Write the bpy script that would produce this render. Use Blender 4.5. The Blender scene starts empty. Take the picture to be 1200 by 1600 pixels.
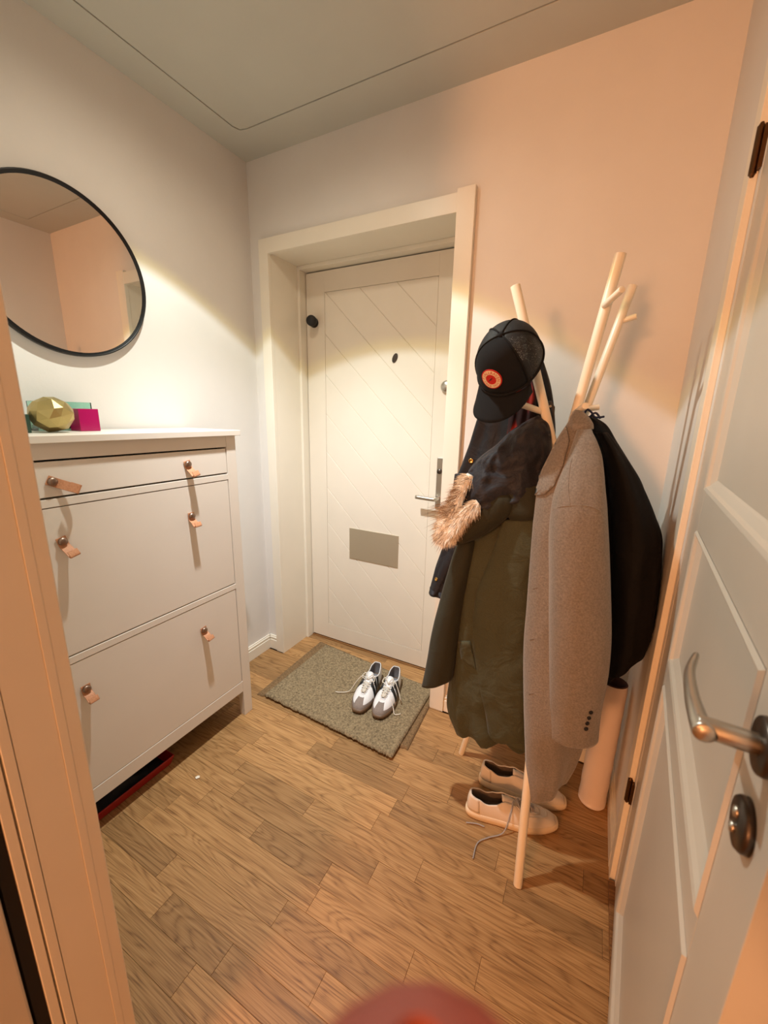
import bpy, bmesh, math, random
from math import sin, cos, pi, radians, sqrt, atan2
from mathutils import Vector, Matrix, noise
random.seed(7)
S = bpy.context.scene
COL = S.collection

# ------------------------------------------------------------------ camera
CAM = Vector((1.5633, -1.5809, 1.3371))
YAW, PITCH, ROLL, FPX = radians(27.561), radians(13.482), radians(1.218), 628.19
_f = Vector((-sin(YAW)*cos(PITCH), cos(YAW)*cos(PITCH), -sin(PITCH)))
_r0 = Vector((cos(YAW), sin(YAW), 0)); _u0 = _r0.cross(_f)
RIGHT = cos(ROLL)*_r0 + sin(ROLL)*_u0
UP = -sin(ROLL)*_r0 + cos(ROLL)*_u0
FWD = _f
cd = bpy.data.cameras.new('camera'); cam = bpy.data.objects.new('camera', cd); COL.objects.link(cam)
M = Matrix.Identity(4)
for i in range(3):
    M[i][0] = RIGHT[i]; M[i][1] = UP[i]; M[i][2] = -FWD[i]; M[i][3] = CAM[i]
cam.matrix_world = M
cd.sensor_fit = 'VERTICAL'; cd.sensor_height = 24; cd.lens = 24*FPX/1600; cd.clip_start = .005
cd.dof.use_dof = True; cd.dof.focus_distance = 1.5; cd.dof.aperture_fstop = 3.4
S.camera = cam

# ------------------------------------------------------------------ world, lights, exposure
def lin(c):
    return tuple(((v/255)/12.92 if v/255 <= .04045 else ((v/255+.055)/1.055)**2.4) for v in c)
w = bpy.data.worlds.new('world'); S.world = w; w.use_nodes = True
w.node_tree.nodes['Background'].inputs[0].default_value = (.9, .62, .4, 1)
w.node_tree.nodes['Background'].inputs[1].default_value = .02
S.view_settings.view_transform = 'Standard'; S.view_settings.look = 'None'
S.view_settings.gamma = 1; S.view_settings.use_curve_mapping = False
S.view_settings.exposure = 0.07

def lamp(name, kind, loc, energy, color, **k):
    l = bpy.data.lights.new(name, kind); l.energy = energy; l.color = color
    for a, b in k.items(): setattr(l, a, b)
    o = bpy.data.objects.new(name, l); COL.objects.link(o); o.location = loc
    return o
SPOT = Vector((.671, -.731, 2.415))
lamp('downlight_beam', 'SPOT', SPOT, 40, (.72, .87, 1.0), spot_size=radians(103), spot_blend=.04, shadow_soft_size=.02)
fill_spot = lamp('downlight_added_fill', 'SPOT', SPOT, 130, (.93, .95, 1.0), spot_size=radians(70), spot_blend=1.0, shadow_soft_size=.03)
fill_spot.rotation_euler = Vector((-.20, .72, -2.4)).to_track_quat('-Z', 'Y').to_euler()      # extra spot added to the downlight, tilted to brighten the entrance and lower walls
lamp('downlight_fringe', 'SPOT', SPOT, 13, (1.0, .84, .20), spot_size=radians(107), spot_blend=.05, shadow_soft_size=.02)
lamp('downlight_spill', 'SPOT', SPOT, 12.5, (1.0, .87, .69), spot_size=radians(172), spot_blend=.6, shadow_soft_size=.04)
lamp('warm_room_lamp', 'POINT', (.85, -4.0, 1.5), 185, (1.0, .42, .17), shadow_soft_size=.22)
lamp('warm_room_fill', 'POINT', (2.2, -3.1, 2.2), 4, (1.0, .55, .28), shadow_soft_size=.15)  # weak fill added in the unseen room, not a known fixture

# ------------------------------------------------------------------ helpers
def at(px, py, Y):
    """point of the photograph's pixel ray on the plane y = Y (measured positions)"""
    d = FWD*FPX + RIGHT*(px-600) - UP*(py-800)
    return CAM + d*((Y-CAM.y)/d.y)

def tagit(o, label=None, cat=None, group=None, kind=None):
    if label: o['label'] = label
    if cat: o['category'] = cat
    if group: o['group'] = group
    if kind: o['kind'] = kind
    return o
def empty(name, loc, label, cat, group=None, rz=0):
    o = bpy.data.objects.new(name, None); COL.objects.link(o); o.location = loc
    o.rotation_euler = (0, 0, rz); o.empty_display_size = .05
    return tagit(o, label, cat, group)

def finish(name, bm, mat, parent=None, smooth=False, world=False, bevel=0, seg=2, kind=None, label=None):
    bmesh.ops.recalc_face_normals(bm, faces=bm.faces)
    me = bpy.data.meshes.new(name); bm.to_mesh(me); bm.free()
    mats = mat if isinstance(mat, (list, tuple)) else [mat]
    for m in mats: me.materials.append(m)
    if smooth:
        for p in me.polygons: p.use_smooth = True
    o = bpy.data.objects.new(name, me); COL.objects.link(o)
    if parent:
        o.parent = parent
        if world:   # geometry was given in world coordinates
            mw = Matrix.Identity(4); q = parent
            chain = []
            while q: chain.append(q); q = q.parent
            for q in reversed(chain):
                mw = mw @ q.matrix_parent_inverse @ q.matrix_basis
            me.transform(mw.inverted())
    if bevel:
        b = o.modifiers.new('bevel', 'BEVEL'); b.width = bevel; b.segments = seg; b.limit_method = 'ANGLE'
        b.angle_limit = radians(40)
    if kind: o['kind'] = kind
    if label: o['label'] = label
    return o

def bx(bm, x0, x1, y0, y1, z0, z1, M4=None):
    vs = [bm.verts.new((x, y, z)) for z in (z0, z1) for x, y in ((x0, y0), (x1, y0), (x1, y1), (x0, y1))]
    for f in ((0, 3, 2, 1), (4, 5, 6, 7), (0, 1, 5, 4), (1, 2, 6, 5), (2, 3, 7, 6), (3, 0, 4, 7)):
        bm.faces.new([vs[i] for i in f])
    if M4:
        for v in vs: v.co = M4 @ v.co
    return vs
def box(name, x0, x1, y0, y1, z0, z1, mat, parent=None, bevel=.0015, world=True, kind=None, label=None):
    bm = bmesh.new(); bx(bm, x0, x1, y0, y1, z0, z1)
    return finish(name, bm, mat, parent, world=world, bevel=bevel, kind=kind, label=label)

def tube(bm, pts, rad, n=10, caps=True):
    pts = [Vector(p) for p in pts]
    rad = rad if isinstance(rad, (list, tuple)) else [rad]*len(pts)
    rings = []; prev = None
    for i, p in enumerate(pts):
        t = (pts[min(i+1, len(pts)-1)] - pts[max(i-1, 0)]).normalized()
        if prev is None:
            a = Vector((0, 0, 1)) if abs(t.z) < .9 else Vector((1, 0, 0))
            u = t.cross(a).normalized()
        else:
            u = (prev - t*prev.dot(t)).normalized()
        prev = u; v = t.cross(u)
        rings.append([bm.verts.new(p + (u*cos(2*pi*k/n) + v*sin(2*pi*k/n))*rad[i]) for k in range(n)])
    for a, b in zip(rings, rings[1:]):
        for k in range(n):
            bm.faces.new((a[k], a[(k+1) % n], b[(k+1) % n], b[k]))
    if caps:
        bm.faces.new(rings[0][::-1]); bm.faces.new(rings[-1])
    return rings
def catmull(P, m):
    P = [Vector(p) for p in P]
    if len(P) < 3:
        return [P[0].lerp(P[-1], i/m) for i in range(m+1)]
    out = []
    for i in range(len(P)-1):
        p0, p1, p2, p3 = P[max(i-1, 0)], P[i], P[i+1], P[min(i+2, len(P)-1)]
        for k in range(m):
            t = k/m
            out.append(.5*((2*p1) + (p2-p0)*t + (2*p0-5*p1+4*p2-p3)*t*t + (3*p1-p0-3*p2+p3)*t**3))
    out.append(P[-1]); return out
def lathe(bm, prof, origin, axis, n=28, close=True):
    axis = Vector(axis).normalized(); a = Vector((0, 0, 1)) if abs(axis.z) < .9 else Vector((1, 0, 0))
    u = axis.cross(a).normalized(); v = axis.cross(u); o = Vector(origin); rings = []
    for r, h in prof:
        rings.append([bm.verts.new(o + axis*h + (u*cos(2*pi*k/n)+v*sin(2*pi*k/n))*max(r, 1e-5)) for k in range(n)])
    for a_, b_ in zip(rings, rings[1:]):
        for k in range(n): bm.faces.new((a_[k], a_[(k+1) % n], b_[(k+1) % n], b_[k]))
    if close: bm.faces.new(rings[0][::-1]); bm.faces.new(rings[-1])

# ------------------------------------------------------------------ materials
def nodemat(name):
    m = bpy.data.materials.new(name); m.use_nodes = True
    nt = m.node_tree; b = nt.nodes['Principled BSDF']
    return m, nt, b, nt.nodes, nt.links
def ramp(N, L, src, stops):
    r = N.new('ShaderNodeValToRGB'); L.new(src, r.inputs[0])
    el = r.color_ramp.elements
    while len(el) < len(stops): el.new(.5)
    for e, (p, c) in zip(el, stops): e.position = p; e.color = (*c, 1)
    return r
def paint(name, rgb, rough=.5, bump=.02, scale=120, var=.04):
    m, nt, b, N, L = nodemat(name); c = lin(rgb)
    tc = N.new('ShaderNodeTexCoord'); n = N.new('ShaderNodeTexNoise'); n.inputs['Scale'].default_value = 6; n.inputs['Detail'].default_value = 5
    L.new(tc.outputs['Object'], n.inputs['Vector'])
    r = ramp(N, L, n.outputs['Fac'], [(.3, tuple(v*(1-var) for v in c)), (.7, tuple(min(1, v*(1+var)) for v in c))])
    L.new(r.outputs[0], b.inputs['Base Color']); b.inputs['Roughness'].default_value = rough
    n2 = N.new('ShaderNodeTexNoise'); n2.inputs['Scale'].default_value = scale; n2.inputs['Detail'].default_value = 3
    L.new(tc.outputs['Object'], n2.inputs['Vector'])
    bp = N.new('ShaderNodeBump'); bp.inputs['Strength'].default_value = bump*5; bp.inputs['Distance'].default_value = .002
    L.new(n2.outputs['Fac'], bp.inputs['Height']); L.new(bp.outputs[0], b.inputs['Normal'])
    return m
def metal(name, rgb, rough=.3, met=1.0, brushed=False):
    m, nt, b, N, L = nodemat(name); b.inputs['Base Color'].default_value = (*lin(rgb), 1)
    b.inputs['Metallic'].default_value = met; b.inputs['Roughness'].default_value = rough
    tc = N.new('ShaderNodeTexCoord'); mp = N.new('ShaderNodeMapping'); mp.inputs['Scale'].default_value = (20, 20, 600) if brushed else (60, 60, 60)
    n = N.new('ShaderNodeTexNoise'); n.inputs['Scale'].default_value = 3; n.inputs['Detail'].default_value = 4
    L.new(tc.outputs['Object'], mp.inputs[0]); L.new(mp.outputs[0], n.inputs['Vector'])
    r = N.new('ShaderNodeMapRange'); r.inputs[3].default_value = rough*.7; r.inputs[4].default_value = min(1, rough*1.35)
    L.new(n.outputs['Fac'], r.inputs[0]); L.new(r.outputs[0], b.inputs['Roughness'])
    return m
def fabric(name, rgb, rgb2=None, scale=400, bump=.3, rough=.9, sheen=.0, wr=0, speck=.25):
    m, nt, b, N, L = nodemat(name); c = lin(rgb); c2 = lin(rgb2) if rgb2 else tuple(v*(1-speck) for v in c)
    tc = N.new('ShaderNodeTexCoord')
    n = N.new('ShaderNodeTexNoise'); n.inputs['Scale'].default_value = scale; n.inputs['Detail'].default_value = 4; n.inputs['Roughness'].default_value = .7
    L.new(tc.outputs['Object'], n.inputs['Vector'])
    r = ramp(N, L, n.outputs['Fac'], [(.32, c2), (.66, c)]); L.new(r.outputs[0], b.inputs['Base Color'])
    b.inputs['Roughness'].default_value = rough
    b.inputs['Sheen Weight'].default_value = sheen; b.inputs['Sheen Roughness'].default_value = .4
    b.inputs['Specular IOR Level'].default_value = .3
    bp = N.new('ShaderNodeBump'); bp.inputs['Strength'].default_value = bump; bp.inputs['Distance'].default_value = .0015
    L.new(n.outputs['Fac'], bp.inputs['Height'])
    if wr:
        n2 = N.new('ShaderNodeTexNoise'); n2.inputs['Scale'].default_value = 14; n2.inputs['Detail'].default_value = 4; n2.inputs['Distortion'].default_value = .8
        L.new(tc.outputs['Object'], n2.inputs['Vector'])
        b2 = N.new('ShaderNodeBump'); b2.inputs['Strength'].default_value = wr; b2.inputs['Distance'].default_value = .012
        L.new(n2.outputs['Fac'], b2.inputs['Height']); L.new(bp.outputs[0], b2.inputs['Normal']); L.new(b2.outputs[0], b.inputs['Normal'])
    else:
        L.new(bp.outputs[0], b.inputs['Normal'])
    return m

def oak(name, base, dark, light):
    m, nt, b, N, L = nodemat(name)
    tc = N.new('ShaderNodeTexCoord'); oi = N.new('ShaderNodeObjectInfo')
    wn = N.new('ShaderNodeTexWhiteNoise'); wn.noise_dimensions = '1D'; L.new(oi.outputs['Random'], wn.inputs['W'])
    off = N.new('ShaderNodeVectorMath'); off.operation = 'MULTIPLY_ADD'
    off.inputs[1].default_value = (13, 7, 3); L.new(wn.outputs['Color'], off.inputs[0]); L.new(tc.outputs['Object'], off.inputs[2])
    mp = N.new('ShaderNodeMapping'); mp.inputs['Scale'].default_value = (2.2, 15, 15); L.new(off.outputs[0], mp.inputs[0])
    # slow warp field -> its iso-lines are the cathedral figure
    n1 = N.new('ShaderNodeTexNoise'); n1.inputs['Scale'].default_value = 1.0; n1.inputs['Detail'].default_value = 1.5; n1.inputs['Distortion'].default_value = .3
    L.new(mp.outputs[0], n1.inputs['Vector'])
    mul = N.new('ShaderNodeMath'); mul.operation = 'MULTIPLY'; mul.inputs[1].default_value = 95; L.new(n1.outputs['Fac'], mul.inputs[0])
    sn = N.new('ShaderNodeMath'); sn.operation = 'SINE'; L.new(mul.outputs[0], sn.inputs[0])
    mr0 = N.new('ShaderNodeMapRange'); mr0.inputs[1].default_value = -1; mr0.inputs[2].default_value = 1; L.new(sn.outputs[0], mr0.inputs[0])
    mr = N.new('ShaderNodeMath'); mr.operation = 'POWER'; mr.inputs[1].default_value = .45; L.new(mr0.outputs[0], mr.inputs[0])
    # fine pores along the board
    mp2 = N.new('ShaderNodeMapping'); mp2.inputs['Scale'].default_value = (7, 420, 160); L.new(off.outputs[0], mp2.inputs[0])
    n2 = N.new('ShaderNodeTexNoise'); n2.inputs['Scale'].default_value = 1; n2.inputs['Detail'].default_value = 5; L.new(mp2.outputs[0], n2.inputs['Vector'])
    mix = N.new('ShaderNodeMath'); mix.operation = 'MULTIPLY_ADD'; mix.inputs[1].default_value = .14
    L.new(mr.outputs[0], mix.inputs[0])
    m2 = N.new('ShaderNodeMath'); m2.operation = 'MULTIPLY'; m2.inputs[1].default_value = .70; L.new(n2.outputs['Fac'], m2.inputs[0]); L.new(m2.outputs[0], mix.inputs[2])
    r = ramp(N, L, mix.outputs[0], [(.24, lin(dark)), (.46, lin(base)), (.66, lin(light))])
    hs = N.new('ShaderNodeHueSaturation'); L.new(r.outputs[0], hs.inputs['Color'])
    v = N.new('ShaderNodeMapRange'); v.inputs[3].default_value = .74; v.inputs[4].default_value = 1.14; L.new(wn.outputs['Value'], v.inputs[0]); L.new(v.outputs[0], hs.inputs['Value'])
    L.new(hs.outputs[0], b.inputs['Base Color'])
    b.inputs['Roughness'].default_value = .42; b.inputs['Specular IOR Level'].default_value = .35
    bp = N.new('ShaderNodeBump'); bp.inputs['Strength'].default_value = .35; bp.inputs['Distance'].default_value = .0006
    L.new(mix.outputs[0], bp.inputs['Height']); L.new(bp.outputs[0], b.inputs['Normal'])
    return m

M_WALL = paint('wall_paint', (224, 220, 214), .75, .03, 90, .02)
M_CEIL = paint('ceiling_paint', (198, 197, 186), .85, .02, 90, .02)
M_TRIM = paint('trim_paint', (234, 227, 211), .38, .008, 60, .02)
M_DOOR = paint('entrance_door_paint', (231, 222, 206), .42, .01, 60, .02)
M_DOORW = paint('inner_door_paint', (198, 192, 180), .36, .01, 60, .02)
M_CAB = paint('cabinet_lacquer', (226, 217, 204), .38, .006, 60, .015)
M_DARK = paint('painted_gap_shade', (22, 17, 14), .9)  # near-black colour that paints shade into narrow gaps
M_OAK = oak('oak_board', (168, 127, 80), (116, 80, 46), (190, 150, 102))
M_OAKT = oak('oak_threshold', (128, 88, 50), (90, 58, 32), (150, 108, 66))
M_STEEL = metal('brushed_steel', (190, 184, 174), .32, 1, True)
M_STEELD = metal('dark_steel', (88, 80, 74), .35, 1)
M_PLATE = metal('satin_plate', (205, 196, 176), .55, .9, True)
M_SCREW = metal('worn_screw', (150, 128, 112), .4, 1)
M_BRONZE = metal('bronze_hinge', (92, 66, 44), .35, 1)
M_BRASS = metal('brass', (200, 160, 88), .28, 1)
M_GOLD = metal('antique_gold', (176, 158, 104), .38, .9)
M_BLACK = paint('black_rubber', (14, 13, 13), .6)
M_BLACKF = metal('black_frame', (16, 13, 12), .35, .3)
M_LEATH = fabric('tan_leather', (206, 150, 112), (180, 122, 86), 300, .15, .55)
M_WHITEW = paint('white_lacquered_wood', (238, 228, 208), .35, .01)
M_GREY = fabric('grey_wool', (142, 134, 126), (112, 105, 98), 230, .7, .95, .35)
M_OLIVE = fabric('olive_canvas', (74, 77, 58), (60, 62, 46), 500, .25, .8, .1, .8)
M_OLIVED = fabric('dark_olive_canvas', (50, 50, 36), (38, 38, 28), 500, .25, .8, .1, .3)
M_NAVY = fabric('navy_quilt', (42, 42, 50), (30, 31, 38), 350, .2, .62, .1, 1.0)
M_BLK = fabric('black_shell', (29, 28, 33), (20, 20, 24), 350, .2, .62, .05, .6)
M_BLK2 = fabric('black_jacket_shell', (15, 14, 15), (10, 9, 10), 350, .2, .85, .0, .5)
M_FUR = fabric('fur', (255, 250, 240), (226, 208, 186), 60, .2, .8, .3)
M_FURD = fabric('fur_dark', (176, 146, 116), (120, 94, 72), 60, .2, .8, .2)
M_CAP = fabric('cap_cotton', (20, 21, 25), (13, 14, 17), 600, .3, .9)
M_RED = fabric('patch_red', (196, 44, 40), (176, 34, 32), 500, .3, .8)
M_CREAM = fabric('patch_cream', (236, 214, 176), (220, 196, 160), 500, .3, .8)
M_SHOEW = paint('white_shoe_leather', (232, 232, 232), .45, .03)
M_SHOEO = paint('off_white_shoe_leather', (222, 208, 190), .55, .05, 60, .06)
M_SUEDE = fabric('grey_suede', (150, 138, 130), (126, 114, 106), 400, .4, .95)
M_GUM = paint('gum_sole', (112, 88, 66), .5, .03)
M_STRIPE = paint('black_stripe', (14, 14, 16), .5)
M_LACE = fabric('cream_lace', (236, 230, 216), (212, 204, 188), 500, .4, .9)
M_LACEG = fabric('grey_lace', (176, 168, 162), (140, 132, 128), 500, .4, .9)
M_LINING = fabric('shoe_lining', (150, 148, 150), (128, 126, 128), 400, .3, .9)
M_LININGB = fabric('worn_lining', (122, 108, 96), (100, 88, 78), 400, .3, .9)
M_NAVYL = paint('navy_label', (28, 34, 66), .6)
M_WRAP = paint('white_plastic_wrap', (226, 208, 194), .3, .12, 40, .04)
M_TUBEIN = paint('cardboard_inside', (70, 42, 34), .9)
M_PINK = paint('magenta_glass', (168, 18, 88), .2)
M_REDP = paint('red_plastic', (150, 24, 24), .35)
M_SKIN = None
def glassmat(name, rgb, rough=.05, trans=.85):
    m, nt, b, N, L = nodemat(name); b.inputs['Base Color'].default_value = (*lin(rgb), 1)
    b.inputs['Transmission Weight'].default_value = trans; b.inputs['Roughness'].default_value = rough; b.inputs['IOR'].default_value = 1.45
    return m
M_MINT = glassmat('mint_glass', (214, 246, 236), .04, 1.0)
M_GREENG = paint('dark_green_wax', (38, 66, 54), .35)
def plaid():
    m, nt, b, N, L = nodemat('red_plaid')
    tc = N.new('ShaderNodeTexCoord'); sx = N.new('ShaderNodeSeparateXYZ'); L.new(tc.outputs['Object'], sx.inputs[0])
    outs = []
    for ax in ('X', 'Z'):
        mu = N.new('ShaderNodeMath'); mu.operation = 'MULTIPLY'; mu.inputs[1].default_value = 190 if ax == 'X' else 60; L.new(sx.outputs[ax], mu.inputs[0])
        s = N.new('ShaderNodeMath'); s.operation = 'SINE'; L.new(mu.outputs[0], s.inputs[0]); outs.append(s)
    ad = N.new('ShaderNodeMath'); ad.operation = 'ADD'; L.new(outs[0].outputs[0], ad.inputs[0]); L.new(outs[1].outputs[0], ad.inputs[1])
    r = ramp(N, L, ad.outputs[0], [(0, lin((40, 10, 12))), (.5, lin((110, 22, 18))), (1, lin((160, 40, 28)))])
    L.new(r.outputs[0], b.inputs['Base Color']); b.inputs['Roughness'].default_value = .9
    return m
M_PLAID = plaid()
def meshfab():
    m, nt, b, N, L = nodemat('cap_mesh'); b.inputs['Base Color'].default_value = (*lin((24, 24, 26)), 1); b.inputs['Roughness'].default_value = .7
    tc = N.new('ShaderNodeTexCoord')
    v = N.new('ShaderNodeTexVoronoi'); v.inputs['Scale'].default_value = 700; L.new(tc.outputs['Object'], v.inputs['Vector'])
    gt = N.new('ShaderNodeMath'); gt.operation = 'GREATER_THAN'; gt.inputs[1].default_value = .33; L.new(v.outputs['Distance'], gt.inputs[0])
    L.new(gt.outputs[0], b.inputs['Alpha'])
    return m
M_MESH = meshfab()
def mirror_mat():
    m, nt, b, N, L = nodemat('mirror_glass'); b.inputs['Base Color'].default_value = (.80, .79, .77, 1)
    b.inputs['Metallic'].default_value = 1
    tc = N.new('ShaderNodeTexCoord'); n = N.new('ShaderNodeTexNoise'); n.inputs['Scale'].default_value = 2; L.new(tc.outputs['Object'], n.inputs['Vector'])
    r = N.new('ShaderNodeMapRange'); r.inputs[3].default_value = .008; r.inputs[4].default_value = .02; L.new(n.outputs['Fac'], r.inputs[0]); L.new(r.outputs[0], b.inputs['Roughness'])
    return m
M_MIRROR = mirror_mat()
def jute(name, a, c):
    m, nt, b, N, L = nodemat(name)
    tc = N.new('ShaderNodeTexCoord'); n = N.new('ShaderNodeTexNoise'); n.inputs['Scale'].default_value = 110; n.inputs['Detail'].default_value = 6; n.inputs['Roughness'].default_value = .85
    L.new(tc.outputs['Object'], n.inputs['Vector'])
    r = ramp(N, L, n.outputs['Fac'], [(.36, lin(a)), (.62, lin(c))]); L.new(r.outputs[0], b.inputs['Base Color']); b.inputs['Roughness'].default_value = .95
    bp = N.new('ShaderNodeBump'); bp.inputs['Strength'].default_value = .9; bp.inputs['Distance'].default_value = .003; L.new(n.outputs['Fac'], bp.inputs['Height']); L.new(bp.outputs[0], b.inputs['Normal'])
    return m
M_JUTE = jute('jute_light', (84, 69, 49), (170, 150, 115))
M_JUTED = jute('jute_dark', (88, 66, 42), (150, 120, 82))
def skinmat():
    m, nt, b, N, L = nodemat('skin'); b.inputs['Base Color'].default_value = (*lin((206, 128, 104)), 1); b.inputs['Roughness'].default_value = .5
    b.inputs['Subsurface Weight'].default_value = .0; b.inputs['Subsurface Radius'].default_value = (.01, .004, .002)
    tc = N.new('ShaderNodeTexCoord'); n = N.new('ShaderNodeTexNoise'); n.inputs['Scale'].default_value = 90; L.new(tc.outputs['Object'], n.inputs['Vector'])
    r = ramp(N, L, n.outputs['Fac'], [(.3, lin((138, 60, 46))), (.7, lin((152, 70, 54)))]); L.new(r.outputs[0], b.inputs['Base Color'])
    return m
M_SKIN = skinmat()
M_NAIL = paint('nail', (158, 84, 66), .5)

# ------------------------------------------------------------------ room shell
H = 2.432; XR = 1.770; PY0, PY1 = -1.362, -1.450      # hall far/near faces of the partition
X0, X1, DD = .12, 1.015, .233                         # entrance opening, depth
def struct(o): o['kind'] = 'structure'; return o
bm = bmesh.new(); bx(bm, -2.5, 3.5, -5.2, .45, -.05, -.0125)
floor = struct(finish('floor', bm, M_OAKT))
# parquet boards: 70 mm strips running along x
ys = .26; row = 0
SW = .0708
while ys > -2.0:
    x = -.02 - random.random()*.3
    while x < XR+.02:
        ln = random.choice((.24, .3, .36, .44, .52, .6)) * random.uniform(.92, 1.08)
        a, b_ = max(x, -.005), min(x+ln, XR+.0)
        yy0, yy1 = ys-SW, ys
        if yy1 > 0.0:   # inside the doorway only
            a, b_ = max(a, X0-.005), min(b_, X1+.05)
        if ys < PY0: b_ = min(x+ln, XR+.3)
        if b_-a > .03:
            bm = bmesh.new(); g = .0003
            hw, hl = (yy1-yy0)/2-g, (b_-a)/2-g
            top = 0; c = .0008
            lo = [bm.verts.new((sx*hl, sy*hw, -.0125)) for sx, sy in ((-1, -1), (1, -1), (1, 1), (-1, 1))]
            md = [bm.verts.new((sx*hl, sy*hw, -c*.5)) for sx, sy in ((-1, -1), (1, -1), (1, 1), (-1, 1))]
            hi = [bm.verts.new((sx*(hl-c*.5), sy*(hw-c*.5), 0)) for sx, sy in ((-1, -1), (1, -1), (1, 1), (-1, 1))]
            for A, B in ((lo, md), (md, hi)):
                for k in range(4): bm.faces.new((A[k], A[(k+1) % 4], B[(k+1) % 4], B[k]))
            bm.faces.new(hi); bm.faces.new(lo[::-1])
            o = finish('floor_board', bm, M_OAK, floor)
            o.location = ((a+b_)/2, (yy0+yy1)/2, random.uniform(-.0003, .0001))
        x += ln
    ys -= SW; row += 1

def wallbox(name, *a, mat=M_WALL, bevel=0):
    bm = bmesh.new(); boxes = a if isinstance(a[0], tuple) else (a,)
    for q in boxes: bx(bm, *q)
    return struct(finish(name, bm, mat, bevel=bevel))
wallbox('wall_left', -.12, 0, PY0, .12, -.05, 2.6)
wallbox('wall_back', (-.12, X0-.02, 0, .30, -.05, 2.6), (X1+.02, XR+.12, 0, .30, -.05, 2.6), (X0-.02, X1+.02, 0, .30, 2.07, 2.6))
# right wall with the inner door's opening
HY, LEAFW = -.452, .80
OP0, OP1 = -.470, -1.290
wallbox('wall_right', (XR, XR+.12, OP0, .0, -.05, 2.6), (XR, XR+.12, OP1, OP0, 2.08, 2.6), (XR, XR+.12, PY0, OP1, -.05, 2.6))
JX = .955
wallbox('wall_front', (-.12, JX-.012, PY1, PY0, -.05, 2.6), (JX-.012, XR-.03, PY1, PY0, 2.30, 2.6), (XR-.02, 3.42, PY1, PY0, -.05, 2.6))
# the warm-lit room behind the camera, and what lies behind the inner door
wallbox('wall_living_left', -1.62, -1.5, -5.0, PY0, -.05, 2.6)
wallbox('wall_living_front', (-1.62, -.12, PY1, PY0, -.05, 2.6))
wallbox('wall_living_right', 3.3, 3.42, -5.0, PY0, -.05, 2.6)
wallbox('wall_living_back', -1.62, 3.42, -5.12, -5.0, -.05, 2.6)
wallbox('wall_side_room', (XR+.9, XR+1.0, PY0, .30, -.05, 2.6))
# ceiling: border strip, shadow gap, lowered panel
bm = bmesh.new()
bx(bm, -1.62, 3.42, -5.12, .30, 2.470, 2.60)
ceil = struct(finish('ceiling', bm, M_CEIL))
bm = bmesh.new()
inn = [(.128, -1.25), (.128, -.192), (.140, -.166), (.170, -.158), (1.66, -.158), (1.66, -1.25)]
out = [(0, PY0), (0, -.05), (0, -.0), (.05, 0), (XR, 0), (XR, PY0)]
for z in (2.432, 2.4705):
    pass
vi = [bm.verts.new((x, y, H)) for x, y in inn]; vo = [bm.verts.new((x, y, H)) for x, y in out]
vi2 = [bm.verts.new((x, y, 2.472)) for x, y in inn]
for k in range(6):
    bm.faces.new((vo[k], vo[(k+1) % 6], vi[(k+1) % 6], vi[k]))
    bm.faces.new((vi[k], vi[(k+1) % 6], vi2[(k+1) % 6], vi2[k]))
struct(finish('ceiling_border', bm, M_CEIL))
bm = bmesh.new(); g = .004
ip = [(.128+g, -1.25+g), (.128+g, -.192-g), (.140+g*.7, -.166-g), (.170, -.158-g), (1.66-g, -.158-g), (1.66-g, -1.25+g)]
a = [bm.verts.new((x, y, H+.001)) for x, y in ip]; b2 = [bm.verts.new((x, y, 2.469)) for x, y in ip]
bm.faces.new(a); bm.faces.new(b2[::-1])
for k in range(6): bm.faces.new((a[k], a[(k+1) % 6], b2[(k+1) % 6], b2[k]))
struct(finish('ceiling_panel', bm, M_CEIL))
# downlight fixture around the beam
dl = empty('downlight', (SPOT.x, SPOT.y, H+.001), 'recessed round steel downlight in the ceiling panel', 'ceiling light')
bm = bmesh.new(); lathe(bm, [(.034, 0), (.045, 0), (.046, -.003), (.035, -.006), (.034, -.002), (.034, 0)], (0, 0, 0), (0, 0, 1), close=False)
finish('ring', bm, M_STEEL, dl, smooth=True)

# baseboards
def baseboard(name, x0, x1, y0, y1, nx, ny):
    """stepped profile along a wall; (nx, ny) points into the room"""
    bm = bmesh.new()
    for d, z0, z1 in ((.015, 0, .058), (.011, .058, .066), (.013, .066, .074), (.007, .074, .082)):
        ax0, ax1 = (x0, x1) if nx == 0 else ((x0, x0+nx*d) if nx > 0 else (x0+nx*d, x0))
        ay0, ay1 = (y0, y1) if ny == 0 else ((y0, y0+ny*d) if ny > 0 else (y0+ny*d, y0))
        bx(bm, ax0, ax1, ay0, ay1, z0, z1)
    return struct(finish(name, bm, M_TRIM, bevel=.001))
baseboard('baseboard_left', 0, 0, PY0, 0, 1, 0)
baseboard('baseboard_back', 1.079, XR, 0, 0, 0, -1)
baseboard('trim_1', .0, .068, 0, 0, 0, -1)
baseboard('baseboard_right', XR, XR, -.405, 0, -1, 0)

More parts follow.
